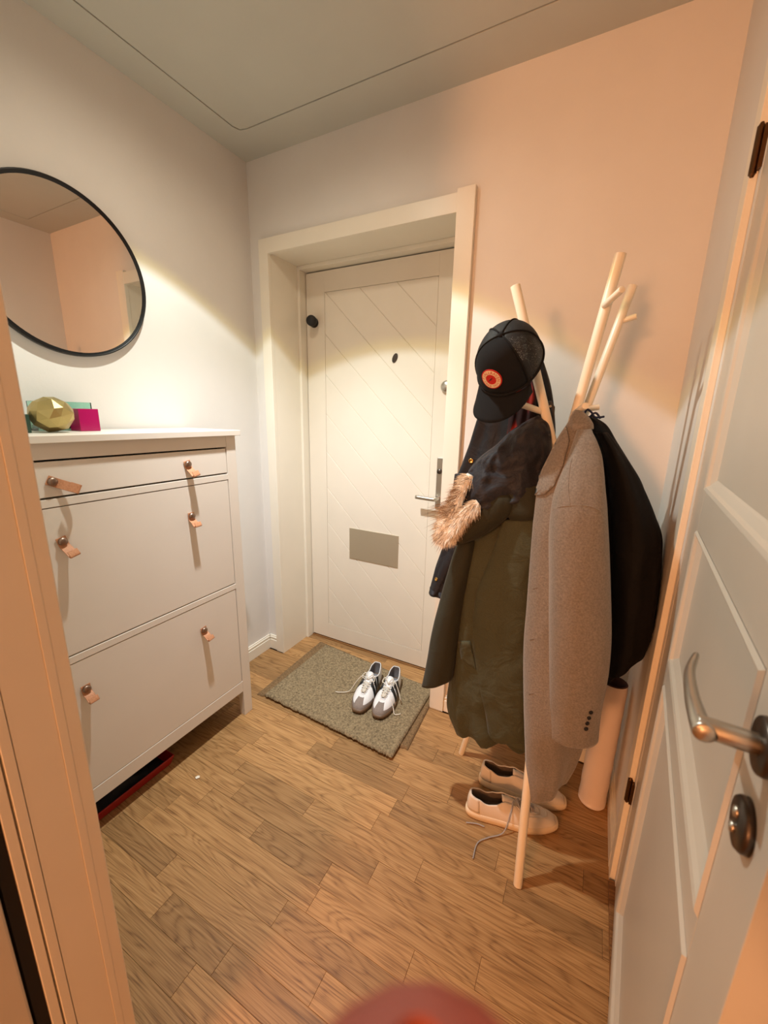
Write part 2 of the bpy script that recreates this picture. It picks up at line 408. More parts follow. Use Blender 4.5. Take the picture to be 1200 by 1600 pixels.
# entrance door surround
struct(box('trim_2', .068, X0+.002, -.02, 0, 0, 2.107, M_TRIM))
struct(box('trim_3', X1-.002, 1.079, -.022, 0, 0, 2.118, M_TRIM))
struct(box('trim_4', X0, X1, -.02, 0, 2.045, 2.107, M_TRIM))
struct(box('trim_5', X0-.0195, X0, 0, .30, 0, 2.0695, M_TRIM, bevel=0))
struct(box('trim_6', X1, X1+.0195, 0, .30, 0, 2.0695, M_TRIM, bevel=0))
struct(box('trim_7', X0, X1, 0, .30, 2.052, 2.0695, M_TRIM, bevel=0))
struct(box('trim_8', X0, X0+.016, .185, .30, 0, 2.052, M_TRIM))
struct(box('trim_9', X1-.016, X1, .185, .30, 0, 2.052, M_TRIM))
struct(box('trim_10', X0+.016, X1-.016, .185, .30, 2.034, 2.052, M_TRIM))
struct(box('trim_11', X0+.016, X1-.016, .226, .30, -.001, .006, M_OAKT))
struct(box('door_gap_shade', X0-.02, X1+.02, .285, .31, 0, 2.07, M_DARK, bevel=0))  # dark sheet added behind the leaf, its colour serving as shade in the gaps

# entrance door leaf: frame of stiles and rails round diagonal boards
d1 = bpy.data.objects.new('door_1', None); COL.objects.link(d1); d1.location = (X0+.018, DD, .012); d1['kind'] = 'structure'
lx0, lx1, lz0, lz1 = X0+.0195, X1-.0195, .012, 2.028
px0, px1, pz0, pz1 = .254, .860, .106, 1.931
box('stile', lx0, px0-.001, DD, DD+.04, lz0, lz1, M_DOOR, d1, .0008)
box('stile', px1+.001, lx1, DD, DD+.04, lz0, lz1, M_DOOR, d1, .0008)
box('rail', px0-.001, px1+.001, DD, DD+.04, lz0, pz0-.001, M_DOOR, d1, .0004)
box('rail', px0-.001, px1+.001, DD, DD+.04, pz1+.001, lz1, M_DOOR, d1, .0004)
box('backing', px0, px1, DD+.004, DD+.04, pz0, pz1, M_DOOR, d1, 0)
def clip(poly, a, b, c):    # keep a*x+b*z <= c
    out = []
    for i, P in enumerate(poly):
        Q = poly[(i+1) % len(poly)]; fp = a*P[0]+b*P[1]-c; fq = a*Q[0]+b*Q[1]-c
        if fp <= 0: out.append(P)
        if fp*fq < 0:
            t = fp/(fp-fq); out.append((P[0]+(Q[0]-P[0])*t, P[1]+(Q[1]-P[1])*t))
    return out
k = 0; pitch_ = .199; c0 = px0 + 1.737   # lines x+z = const
cs = [c0 + pitch_*i for i in range(-12, 7)]
for ca, cb in zip(cs, cs[1:]):
    poly = [(px0, pz0), (px1, pz0), (px1, pz1), (px0, pz1)]
    poly = clip(poly, 1, 1, cb-.0018); poly = clip(poly, -1, -1, -(ca+.0018))
    if len(poly) < 3: continue
    bm = bmesh.new()
    cx = sum(P[0] for P in poly)/len(poly); cz = sum(P[1] for P in poly)/len(poly)
    f = [bm.verts.new((P[0], DD+.001, P[1])) for P in poly]
    b2 = [bm.verts.new((P[0], DD+.006, P[1])) for P in poly]
    bm.faces.new(f); bm.faces.new(b2[::-1])
    for i in range(len(poly)): bm.faces.new((f[i], f[(i+1) % len(poly)], b2[(i+1) % len(poly)], b2[i]))
    finish('diagonal_board', bm, M_DOOR, d1, world=True, bevel=.001, seg=1)
box('letter_plate', .404, .706, DD-.003, DD+.001, .553, .730, M_PLATE, d1, .0015, label='brushed steel letter plate')
# peephole
bm = bmesh.new()
oval = [(.658+.013*cos(t*pi/8)+.006*sin(t*pi/8), 1.604+.021*sin(t*pi/8)) for t in range(16)]
f = [bm.verts.new((x, DD-.003, z)) for x, z in oval]; b2 = [bm.verts.new((x, DD+.002, z)) for x, z in oval]
bm.faces.new(f)
for i in range(16): bm.faces.new((f[i], f[(i+1) % 16], b2[(i+1) % 16], b2[i]))
ph = finish('peephole', bm, M_STEELD, d1, world=True)
# long lock plate + lever
box('lock_plate', .898, .930, DD-.008, DD+.001, .905, 1.150, M_STEEL, d1, .003, label='steel lock plate')
bm = bmesh.new(); lathe(bm, [(0, -.017), (.011, -.017), (.0125, -.012), (.0125, 0)], (.914, DD, 1.085), (0, 1, 0))
finish('lock_cylinder', bm, M_STEELD, d1, smooth=True, world=True)
bm = bmesh.new()
tube(bm, catmull([(.914, DD-.004, .955), (.914, DD-.034, .955), (.909, DD-.05, .955), (.895, DD-.052, .955), (.815, DD-.052, .958)], 6), .0095, 14)
finish('lever_handle', bm, M_STEEL, d1, smooth=True, world=True)
bm = bmesh.new(); lathe(bm, [(0, -.02), (.018, -.02), (.026, -.012), (.029, 0)], (.925, DD, 1.470), (0, 1, 0))
finish('deadbolt', bm, M_STEEL, d1, smooth=True, world=True)
# black bumper
bm = bmesh.new(); lathe(bm, [(0, -.070), (.021, -.070), (.0255, -.066), (.0255, -.052), (.019, -.046), (.018, -.016), (.024, -.010), (.024, 0)], (.188, DD-.002, 1.795), Vector((-.45, 1, .05)), 32)
t = finish('door_knob', bm, M_BLACK, d1, smooth=True, world=True); t['label'] = 'black rubber knob'

# ------------------------------------------------------------------ inner door in the right wall
TH = .076
d2 = bpy.data.objects.new('door_2', None); COL.objects.link(d2); d2['kind'] = 'structure'
HX = 1.772
# local frame: +x along the leaf away from hinge, +y = into the side room (leaf thickness), z up
d2.location = (HX, HY, 0)
d2.rotation_euler = (0, 0, -(pi/2) - TH)      # local x -> (-sinTH, -cosTH)
def leafbox(name, s0, s1, z0, z1, t0=0, t1=.04, mat=M_DOORW, bevel=.0012):
    return box(name, s0, s1, t0, t1, z0, z1, mat, d2, bevel, world=False)
W = LEAFW; zb, zt = .022, 2.05
fields = [(.118, .745), (.855, 1.100), (1.232, 1.93)]
sL, sR, MO = .172, .670, .026
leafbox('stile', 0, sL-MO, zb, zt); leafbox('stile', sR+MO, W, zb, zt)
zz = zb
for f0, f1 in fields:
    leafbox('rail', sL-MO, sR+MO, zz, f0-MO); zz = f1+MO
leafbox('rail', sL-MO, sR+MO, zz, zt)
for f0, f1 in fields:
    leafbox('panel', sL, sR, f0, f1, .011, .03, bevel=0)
    bm = bmesh.new()      # moulding ring: bead, slope, quirk
    prof = [(0, 0), (.004, -.004), (.009, -.002), (.012, .003), (.022, .009), (MO, .012), (MO, .03), (0, .03)]
    rings = []
    for o_, d_ in prof:
        e = MO-o_
        rings.append([bm.verts.new((x, d_, z)) for x, z in ((sL-e, f0-e), (sR+e, f0-e), (sR+e, f1+e), (sL-e, f1+e))])
    for A, B in zip(rings, rings[1:]):
        for q in range(4): bm.faces.new((A[q], A[(q+1) % 4], B[(q+1) % 4], B[q]))
    finish('moulding', bm, M_DOORW, d2)
# lever: round rose, neck standing off the leaf, blade swept toward the hinges
hs, hz = .752, 1.088
bm = bmesh.new(); lathe(bm, [(0, -.009), (.0225, -.009), (.0235, -.005), (.0235, 0)], (hs, 0, hz), (0, 1, 0), 36)
rose = finish('handle_rose', bm, M_STEELD, d2, smooth=True)
mod = rose.modifiers.new('b', 'BEVEL'); mod.width = .001; mod.limit_method = 'ANGLE'
bm = bmesh.new(); tube(bm, [(hs, -.006, hz), (hs, -.048, hz)], .0088, 20)
hn = finish('handle_neck', bm, M_STEEL, d2, smooth=True, bevel=.001)
bm = bmesh.new()
path = catmull([(hs+.009, -.043, hz-.001), (hs-.010, -.046, hz), (hs-.040, -.048, hz+.001), (hs-.080, -.047, hz+.003), (hs-.112, -.040, hz+.006)], 8)
n_ = len(path); rings = []
for i, P in enumerate(path):
    t = i/(n_-1); a_ = .0088*(1-.35*t)*(1 if i else .7); b_ = .0088*(1-.62*t)
    rings.append([bm.verts.new(P+Vector((0, b_*cos(2*pi*q/14), a_*sin(2*pi*q/14)))) for q in range(14)])
for A, B in zip(rings, rings[1:]):
    for q in range(14): bm.faces.new((A[q], A[(q+1) % 14], B[(q+1) % 14], B[q]))
bm.faces.new(rings[0][::-1]); bm.faces.new(rings[-1])
finish('lever_handle', bm, M_STEEL, d2, smooth=True)
kz = 1.008
bm = bmesh.new(); lathe(bm, [(0, -.008), (.0205, -.008), (.0225, -.005), (.0225, 0)], (hs-.003, 0, kz), (0, 1, 0), 36)
esc = finish('key_escutcheon', bm, M_STEELD, d2, smooth=True)
for dz in (.008, -.008):
    bm = bmesh.new(); lathe(bm, [(0, -.0112), (.0045, -.0105), (.005, -.007)], (hs-.005, 0, kz+dz), (0, 1, 0), 14)
    finish('screw', bm, M_STEEL, esc, smooth=True)
# hinges (belong to the leaf)
for z0, z1 in ((.300, .372), (1.806, 1.885)):
    bm = bmesh.new(); tube(bm, [(-.004, -.012, z0), (-.004, -.012, z1)], .0065, 14)
    tube(bm, [(-.004, -.012, z0-.006), (-.004, -.012, z0)], [.003, .0055], 12); tube(bm, [(-.004, -.012, z1), (-.004, -.012, z1+.006)], [.0055, .003], 12)
    bx(bm, -.004, .012, -.008, -.001, z0+.004, z1-.004)
    h_ = finish('hinge', bm, M_BRONZE, d2, smooth=False)
# its casing, lining and oak sill
struct(box('trim_13', XR-.014, XR, -.448, -.402, 0, 2.16, M_TRIM))
struct(box('trim_14', XR-.014, XR, OP1-.05, OP1, 0, 2.16, M_TRIM))
struct(box('trim_15', XR-.014, XR, OP1, -.448, 2.07, 2.16, M_TRIM))
struct(box('trim_16', XR+.004, XR+.12, OP0, -.448, 0, 2.09, M_TRIM))
struct(box('trim_17', XR-.016, XR+.12, OP1, -.455, -.001, .016, M_OAKT))

# ------------------------------------------------------------------ left frame (the opening the picture is taken through)
fr = bpy.data.objects.new('trim_18', None); COL.objects.link(fr); fr.location = (JX, -1.40, 0); fr['kind'] = 'structure'
box('casing', JX-.072, JX-.001, PY0, PY0+.018, 0, 2.30, M_TRIM, fr, .002)
box('lining', JX-.012, JX, -1.372, PY0+.0005, 0, 2.30, M_TRIM, fr, .0008)
box('stop', JX-.012, JX-.0018, -1.4185, -1.372, 0, 2.30, M_TRIM, fr, .0006)
box('bead', JX-.012, JX-.001, -1.431, -1.4195, 0, 2.30, M_TRIM, fr, .0008)
box('second_bead', JX-.012, JX-.003, -1.4445, -1.4335, 0, 2.30, M_TRIM, fr, .0008)
box('gap', JX-.040, JX-.008, -1.4585, -1.4445, 0, 2.30, M_DARK, fr, 0)  # solid dark block standing in for the shade of the hinge gap
# open door leaf folded back behind that frame
d3 = bpy.data.objects.new('door_3', None); COL.objects.link(d3); d3.location = (.930, -1.4600, 0); d3['kind'] = 'structure'
d3.rotation_euler = (0, 0, radians(-96))
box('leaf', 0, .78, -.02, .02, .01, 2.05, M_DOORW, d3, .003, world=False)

# ------------------------------------------------------------------ wall marks
for (px_, py_) in ():
    pass

# ------------------------------------------------------------------ mirror
mr = empty('round_mirror', (.012, -.811, 1.508), 'large round wall mirror with a thin black metal frame', 'mirror')
bm = bmesh.new(); lathe(bm, [(.2395, 0), (.250, 0), (.2515, .003), (.2515, .022), (.250, .024), (.2465, .024), (.246, .018), (.2395, .018), (.2395, 0)], (.002, -.8106, 1.7577), (1, 0, 0), 96, False)
finish('frame', bm, M_BLACKF, mr, smooth=True, world=True)
bm = bmesh.new(); lathe(bm, [(0, .010), (.2460, .010), (.2460, .0175), (0, .0175)], (.002, -.8106, 1.7577), (1, 0, 0), 96, False)
finish('mirror_glass', bm, M_MIRROR, mr, world=True)

# ------------------------------------------------------------------ shoe cabinet
CY0, CY1 = -1.302, -.437; CF = .300
cb = empty('shoe_cabinet', (.15, -.87, 0), 'white shoe cabinet with a drawer, two tilting doors and leather pulls', 'cabinet')
box('top_board', .0165, CF+.018, CY0-.013, CY1+.013, 1.250, 1.270, M_CAB, cb, .0015)
LW = .045
for y0 in (CY0, CY1-LW):
    box('leg', CF-.030, CF, y0, y0+LW, 0, 1.250, M_CAB, cb, .0015)
    box('leg', .0165, .045, y0, y0+LW, 0, 1.250, M_CAB, cb, .0015)
    yy = y0+.006 if y0 == CY0 else y0+LW-.024
    box('side_panel', .045, CF-.030, yy, yy+.018, .12, 1.250, M_CAB, cb, 0)
yL, yR = CY0+LW, CY1-LW
box('top_rail', CF-.025, CF-.001, yL, yR, 1.207, 1.250, M_CAB, cb, .001)
box('divider_rail', CF-.03, CF-.001, yL, yR, 1.081, 1.103, M_CAB, cb, .001)
box('divider_rail', CF-.03, CF-.001, yL, yR, .620, .642, M_CAB, cb, .001)
box('bottom_rail', CF-.03, CF-.001, yL, yR, .125, .176, M_CAB, cb, .001)
box('carcass_back', .0165, .03, yL, yR, .13, 1.25, M_CAB, cb, 0)
box('inner_shadow_panel', CF-.06, CF-.05, yL, yR, .15, 1.22, M_DARK, cb, 0)  # dark sheet added behind the fronts to paint shade into their joints
gp = .0030
def front(name, z0, z1): return box(name, CF-.022, CF-.002, yL+gp, yR-gp, z0, z1, M_CAB, cb, .001)
dw = front('drawer', 1.1085, 1.2015)
f1 = front('tilting_door', .6465, 1.0785)
f2 = front('tilting_door', .1785, .6175)
def pull(parent, y, z, ang, curl=1.0, length=.05):
    """leather strap folded over: rises from the screw, loops out and falls; ang turns it in the front's plane"""
    d = Vector((0, sin(ang), -cos(ang))); s = Vector((0, cos(ang), sin(ang))); n = Vector((1, 0, 0))
    o = Vector((CF-.002, y, z)); w_ = .0125
    pr = [(-.012, .003), (.0, .0035), (.014, .005), (length*.6, .009+.006*curl), (length*.9, .013+.012*curl), (length, .020+.012*curl), (length*.92, .026+.013*curl), (length*.55, .022+.010*curl)][:8]
    P = catmull([o+d*a+n*(b) for a, b in pr], 5)
    bm = bmesh.new(); rows = []
    for i, q in enumerate(P):
        t = (P[min(i+1, len(P)-1)]-P[max(i-1, 0)]).normalized(); nn = s.cross(t).normalized()
        rows.append([bm.verts.new(q+s*(e*w_)+nn*h_) for e, h_ in ((-1, -.0012), (1, -.0012), (1, .0012), (-1, .0012))])
    for A, B in zip(rows, rows[1:]):
        for q in range(4): bm.faces.new((A[q], A[(q+1) % 4], B[(q+1) % 4], B[q]))
    bm.faces.new(rows[0]); bm.faces.new(rows[-1][::-1])
    finish('leather_strap', bm, M_LEATH, parent, smooth=False, world=True, bevel=.0006)
    bm = bmesh.new(); lathe(bm, [(.0, .014), (.006, .0135), (.0105, .0115), (.0112, .008), (.0112, .004), (.004, .003)], o, (1, 0, 0), 24)
    finish('pull_screw', bm, M_SCREW, parent, smooth=True, world=True)
pull(dw, -1.060, 1.150, radians(62), .8, .055)
pull(dw, -.656, 1.158, radians(12), 1, .042)
pull(f1, -1.060, .985, radians(14), 1.3, .040)
pull(f1, -.660, .972, radians(2), .9, .036)
pull(f2, -1.064, .525, radians(4), 1.0, .034)
pull(f2, -.652, .514, radians(10), .9, .036)

# things on the cabinet
gcx = Vector((.165, -.977, 1.3205))
bm = bmesh.new(); bmesh.ops.create_icosphere(bm, subdivisions=2, radius=.058)
rr = random.Random(3)
for v in bm.verts:
    v.co = (v.co.normalized()+Vector((rr.uniform(-.13,.13), rr.uniform(-.13,.13), rr.uniform(-.13,.13)))).normalized()*(.0545+rr.uniform(-.001, .001)); v.co.z *= .93
bmesh.ops.rotate(bm, verts=bm.verts, cent=(0, 0, 0), matrix=Matrix.Rotation(.35, 3, 'Z') @ Matrix.Rotation(.3, 3, 'X'))
for v in bm.verts:
    v.co.z = max(-.0500, min(v.co.z, .0490))
bmesh.ops.remove_doubles(bm, verts=bm.verts, dist=.0015)
# open top: cut a hole for the candle
top = [f for f in bm.faces if f.calc_center_median().z > .0485]
if top: bmesh.ops.delete(bm, geom=top, context='FACES_ONLY')
g_ = finish('geometric_candle_holder', bm, M_GOLD)
so = g_.modifiers.new('s', 'SOLIDIFY'); so.thickness = .003
be = g_.modifiers.new('b', 'BEVEL'); be.width = .0008; be.segments = 2
g_.location = gcx; tagit(g_, 'faceted antique gold candle holder on the white shoe cabinet', 'candle holder')
def cuptumbler(name, cx, cy, w_, d_, h_, z, th, mat, rz=0):
    bm = bmesh.new()
    o = [(-w_/2, -d_/2), (w_/2, -d_/2), (w_/2, d_/2), (-w_/2, d_/2)]; i_ = [(x*(1-2*th/w_), y*(1-2*th/d_)) for x, y in o]
    R = [[bm.verts.new((x, y, zz)) for x, y in q] for q, zz in ((o, 0), (o, h_), (i_, h_), (i_, .006))]
    for A, B in zip(R, R[1:]):
        for q in range(4): bm.faces.new((A[q], A[(q+1) % 4], B[(q+1) % 4], B[q]))
    bm.faces.new(R[0][::-1]); bm.faces.new(R[-1])
    ob = finish(name, bm, mat, bevel=.0015); ob.location = (cx, cy, z); ob.rotation_euler = (0, 0, rz); return ob
pk = cuptumbler('square_candle_glass', .110, -.866, .058, .058, .068, 1.2705, .003, M_PINK)
tagit(pk, 'square magenta candle glass beside the gold candle holder', 'candle holder')
mt = empty('glass_vase', (.052, -.90, 1.2705), 'rectangular mint glass vase behind the gold candle holder', 'vase')
v_ = cuptumbler('glass_body', 0, 0, .05, .155, .088, 0, .003, M_MINT); v_.parent = mt
bm = bmesh.new(); bx(bm, -.021, .021, -.073, .073, .007, .018); finish('green_wax', bm, M_GREENG, mt, bevel=.002)
gg = cuptumbler('candle_glass', .150, -1.062, .055, .055, .05, 1.2705, .003, M_GREENG)
tagit(gg, 'dark green candle glass left of the gold candle holder, half hidden by the door frame', 'candle holder')

# ------------------------------------------------------------------ red tray under the cabinet
tr = empty('boot_tray', (.15, -.97, 0), 'low red plastic tray under the white shoe cabinet', 'tray')
bm = bmesh.new()
o = [(.055, -1.29), (.262, -1.29), (.262, -.80), (.055, -.80)]
def inset(q, d): return [(q[0][0]+d, q[0][1]+d), (q[1][0]-d, q[1][1]+d), (q[2][0]-d, q[2][1]-d), (q[3][0]+d, q[3][1]-d)]
R = [[bm.verts.new((x, y, z)) for x, y in q] for q, z in ((inset(o, .012), .002), (o, .040), (inset(o, .004), .042), (inset(o, .016), .007))]
for A, B in zip(R, R[1:]):
    for q in range(4): bm.faces.new((A[q], A[(q+1) % 4], B[(q+1) % 4], B[q]))
bm.faces.new(R[0][::-1]); bm.faces.new(R[-1]); finish('tray_body', bm, M_REDP, tr, world=True, bevel=.002)
bm = bmesh.new()
NX, NY = 22, 44; G = []
for i in range(NX+1):
    rw = []
    for j in range(NY+1):
        x = .078+.160*i/NX; y = -1.268+.445*j/NY
        e = min(1, 6*min(i/NX, 1-i/NX, j/NY, 1-j/NY))
        z = .010 + e*(.034+.022*noise.noise(Vector((x*18, y*12, 2)))+.010*noise.noise(Vector((x*60, y*45, 5))))
        rw.append(bm.verts.new((x, y, max(z, .0085))))
    G.append(rw)
for i in range(NX):
    for j in range(NY): bm.faces.new((G[i][j], G[i+1][j], G[i+1][j+1], G[i][j+1]))
ob = finish('folded_bag', bm, M_BLK, smooth=True); tagit(ob, 'crumpled black bag lying in the red tray', 'bag')
so = ob.modifiers.new('s', 'SOLIDIFY'); so.thickness = .002; so.offset = -1

# small bits on the floor
bm = bmesh.new()
vs = [bm.verts.new((x, y, z)) for x, y, z in ((-.008, -.004, .0012), (.002, -.008, .002), (.010, .001, .0035), (.002, .008, .002), (-.006, .005, .0012))]
bm.faces.new(vs)
ob = finish('paper_scrap', bm, M_WHITEW); so = ob.modifiers.new('s', 'SOLIDIFY'); so.thickness = .0006
ob.location = (.391, -.802, .0002); tagit(ob, 'tiny white scrap on the floor in front of the cabinet', 'scrap')

# ------------------------------------------------------------------ doormats
def mat_(name, corners, z0, th, mat, label, nx=110, ny=70, amp=.0035, seed=1):
    """woven mat: braided ribs across, ragged edge"""
    c = [Vector((x, y, 0)) for x, y in corners]; bm = bmesh.new(); G = []; rg = random.Random(seed)
    e1 = [rg.uniform(-.0035, .0035) for _ in range(nx+1)]; e2 = [rg.uniform(-.0035, .0035) for _ in range(nx+1)]
    for i in range(nx+1):
        u = i/nx; rw = []
        for j in range(ny+1):
            v = j/ny
            p_ = c[0].lerp(c[1], u).lerp(c[3].lerp(c[2], u), v)
            if j == 0: p_.y += e1[i]
            if j == ny: p_.y += e2[i]
            edge = min(i, nx-i, j, ny-j)
            z = z0+th*(1 if edge > 0 else .25) + (amp*((.5*sin(j*pi)+.5*((i+j) % 2)) - .3) if edge > 0 else 0) + .002*noise.noise(Vector((u*30, v*18, seed)))
            if edge in (1, 2): z += .0015
            rw.append(bm.verts.new((p_.x, p_.y, z)))
        G.append(rw)
    for i in range(nx):
        for j in range(ny): bm.faces.new((G[i][j], G[i+1][j], G[i+1][j+1], G[i][j+1]))
    # skirt + underside
    loop = [G[i][0] for i in range(nx+1)]+[G[nx][j] for j in range(1, ny+1)]+[G[i][ny] for i in range(nx-1, -1, -1)]+[G[0][j] for j in range(ny-1, 0, -1)]
    low = [bm.verts.new((v.co.x, v.co.y, z0)) for v in loop]
    for k in range(len(loop)):
        q = (k+1) % len(loop); bm.faces.new((loop[q], loop[k], low[k], low[q]))
    bm.faces.new(low)
    ob = finish(name, bm, mat, smooth=True); tagit(ob, label, 'doormat'); return ob
mat_('doormat', [(.246, -.352), (1.030, -.300), (1.008, .100), (.232, .178)], .0006, .007, M_JUTED, 'dark brown jute doormat lying underneath the paler one', seed=4)
mat_('doormat', [(.292, -.352), (.996, -.380), (.990, .088), (.292, .150)], .0118, .009, M_JUTE, 'thick pale woven jute doormat under the striped sneakers', seed=2)

# ------------------------------------------------------------------ shoes
def shoe(name, loc, rz, side, label, cat, group, C):
    root = empty(name, loc, label, cat, group, rz)
    L_ = C['L']; sh = C['sole']; WB = C.get('w', 1)
    def W_(u): return WB*(.031+.016*math.exp(-((u-.72)/.30)**2) + .004*math.exp(-((u-.1)/.2)**2))
    def outline(th, k=1.0):
        u = .5+.5*cos(th); s_ = sin(th)
        y = (1 if s_ >= 0 else -1)*abs(s_)**.53*W_(u)*k
        y += side*.008*sin(pi*u)*(.3) + side*.007*(u-.4)*(1 if u > .4 else .3)*-1
        return Vector(((u-.5)*L_*(k if k < 1.1 else 1), y, 0))
    def rim(th):
        c_ = .5+.5*cos(th); u = .035+.685*c_; s_ = sin(th)
        wr = .027-.0115*max(0, min(1, (u-.30)/.14)); wr *= WB
        y = (1 if s_ >= 0 else -1)*abs(s_)**.5*wr + side*.007*(u-.4)*(1 if u > .4 else .3)*-1
        pts_ = [(0.03, C['heel']), (.12, C['heel']-.006), (.22, C['ankle']), (.32, C['ankle']+.006), (.40, C['ankle']+.017), (.48, C['ankle']+.012), (.58, C['ankle']-.001), (.68, C['ankle']-.011), (.73, C['ankle']-.017)]
        z = pts_[-1][1]
        for (a, za), (b, zb_) in zip(pts_, pts_[1:]):
            if a <= u <= b: f = (u-a)/(b-a); f = f*f*(3-2*f); z = za+(zb_-za)*f; break
        return Vector(((u-.5)*L_, y, z))
    def surf(th, v, off=0):
        def raw(th, v):
            b = outline(th, .97); b.z = sh-.004; r_ = rim(th)
            toe = max(0, cos(th))**1.5; u = .5+.5*cos(th)
            c = b*1.0; c = Vector((b.x*1.01*(1-toe*.02)+0*r_.x, b.y*.99, 0))
            c.z = sh + (r_.z-sh)*(.45*(1-toe)+.80*toe)
            if toe < .3: c.x = b.x*.75+r_.x*.25; 
            if cos(th) < -.6: c = Vector((b.x*1.03, b.y, sh+.03))
            return b*(1-v)**2 + c*2*v*(1-v) + r_*v*v
        p_ = raw(th, v)
        if off:
            e = .01; a = raw(th+e, v)-raw(th-e, v); b = raw(th, min(1, v+e))-raw(th, max(0, v-e)); n = a.cross(b)
            if n.length > 1e-9:
                n.normalize(); 
                if n.dot(p_-Vector((p_.x*.6, 0, .01))) < 0: n = -n
                p_ = p_+n*off
        return p_
    NT, NV = 72, 14
    bm = bmesh.new(); G = [[bm.verts.new(surf(2*pi*i/NT, j/NV)) for j in range(NV+1)] for i in range(NT)]
    for i in range(NT):
        for j in range(NV): bm.faces.new((G[i][j], G[(i+1) % NT][j], G[(i+1) % NT][j+1], G[i][j+1]))
    up = finish('upper', bm, [C['upper'], C['lining']], root, smooth=True)
    so = up.modifiers.new('s', 'SOLIDIFY'); so.thickness = .0035; so.offset = -1; so.material_offset = 1; so.material_offset_rim = 0
    # sole: welt + tread
    bm = bmesh.new(); R = []
    for k, z in ((.93, 0), (1.0, .003), (1.02, sh*.5), (1.01, sh), (.96, sh+.0015), (.90, sh+.001)):
        ring = []
        for i in range(NT):
            q = outline(2*pi*i/NT, k); q.z = z + (.004*max(0, (q.x/L_-.32)/.18) if z < .01 else 0)
            ring.append(bm.verts.new(q))
        R.append(ring)
    for A, B in zip(R, R[1:]):
        for i in range(NT): bm.faces.new((A[i], A[(i+1) % NT], B[(i+1) % NT], B[i]))
    bm.faces.new(R[0][::-1]); bm.faces.new(R[-1]); finish('sole', bm, C['solem'], root, smooth=True)
    bm = bmesh.new(); vs = []
    for i in range(NT): q = outline(2*pi*i/NT, .88); q.z = sh+.003; vs.append(bm.verts.new(q))
    bm.faces.new(vs); finish('insole', bm, C['lining'], root)
    def patch(name, t0, t1, v0, v1, mat, off=.0008, nt=12, nv=8, skew=0, thin=None):
        bm = bmesh.new(); G = []
        for i in range(nt+1):
            rw = []
            for j in range(nv+1):
                v = v0+(v1-v0)*j/nv; a = t0+(t1-t0)*i/nt + skew*(v-v0)
                if thin: a *= thin(v)
                rw.append(bm.verts.new(surf(a, v, off)))
            G.append(rw)
        for i in range(nt):
            for j in range(nv): bm.faces.new((G[i][j], G[i+1][j], G[i+1][j+1], G[i][j+1]))
        ob = finish(name, bm, mat, root, smooth=True)
        so = ob.modifiers.new('s', 'SOLIDIFY'); so.thickness = .0012; so.offset = 0
        return ob
    if C.get('sporty'):
        patch('toe_cap', -1.12, 1.12, .02, .80, C['cap'], .0008, 44, 24, thin=lambda v: (1 if v < .22 else (1-.72*min(1, (v-.22)/.14)) if v < .5 else .28-.04*min(1, (v-.5)/.3)))
        for sg in (1, -1):
            for k in range(3):
                t = sg*(1.34+.27*k); patch('side_stripe', t-.09, t+.09, .10, .95, M_STRIPE, .0010, 5, 8, skew=-sg*.22)
        patch('heel_tab', pi-.42, pi+.42, .70, .995, M_STRIPE, .0008, 12, 5)
        patch('eyestay', -1.0, 1.0, .93, .998, C['upper'], .0016, 40, 3)
    else:
        patch('toe_seam', -1.05, 1.05, .62, .66, C['cap'], .0007, 40, 2)
        patch('heel_panel', pi-.75, pi+.75, .15, .98, C['upper'], .0012, 16, 8)
        patch('eyestay', -1.15, 1.15, .82, .995, C['upper'], .0016, 40, 4)
    # tongue
    bm = bmesh.new(); NR = 14; G = []
    for i in range(NR+1):
        t = i/NR; u = .735-.35*t; w2 = (.011+.007*t)*WB*(1 if t < .9 else .8)
        base = C['ankle']-.021+.031*min(1, t*1.5) + .024*max(0, t-.62)/.38*(1 if C.get('sporty') else .45)
        yo = side*.007*(u-.4)*(1 if u > .4 else .3)*-1
        G.append([bm.verts.new(((u-.5)*L_, yo+w2*e, base-.004*e*e*(1-t)-.007*e*e*t)) for e in (-1, -.66, -.33, 0, .33, .66, 1)])
    for A, B in zip(G, G[1:]):
        for q in range(6): bm.faces.new((A[q], A[q+1], B[q+1], B[q]))
    tg = finish('tongue', bm, C['tongue'], root, smooth=True)
    so = tg.modifiers.new('s', 'SOLIDIFY'); so.thickness = .004
    if C.get('sporty'):
        bm = bmesh.new(); u = .42; bx(bm, (u-.5)*L_-.008, (u-.5)*L_+.008, -.008, .008, C['ankle']+.0185, C['ankle']+.0205)
        finish('tongue_label', bm, M_NAVYL, tg)
    # laces
    bm = bmesh.new(); NB = 6; pr = []
    for k in range(NB):
        th = 1.00-.98*(1-k/(NB-1))*.72+.0; th = .30+.78*k/(NB-1)
        pr.append((surf(th, .95, .003), surf(-th, .95, .003)))
    for k, (a, b) in enumerate(pr):
        m_ = (a+b)/2+Vector((0, 0, .006)); tube(bm, catmull([a-Vector((0, 0, .002)), a.lerp(m_, .5)+Vector((0, 0, .003)), m_, b.lerp(m_, .5)+Vector((0, 0, .003)), b-Vector((0, 0, .002))], 3), 0.0019, 6)
        if k+1 < NB:
            for s0, s1 in ((pr[k][0], pr[k+1][1]), (pr[k][1], pr[k+1][0])):
                m_ = (s0+s1)/2+Vector((0, 0, .007)); tube(bm, catmull([s0, m_, s1], 4), .0015, 6)
    finish('lace_rows', bm, C['lace'], root, smooth=True)
    for ends in C['ends'].get(side, []):
        bm = bmesh.new(); tube(bm, catmull([Vector(q) for q in ends], 7), .0021, 7)
        finish('loose_lace', bm, C['lace'], root, smooth=True)
    return root
ZT = C_ = None
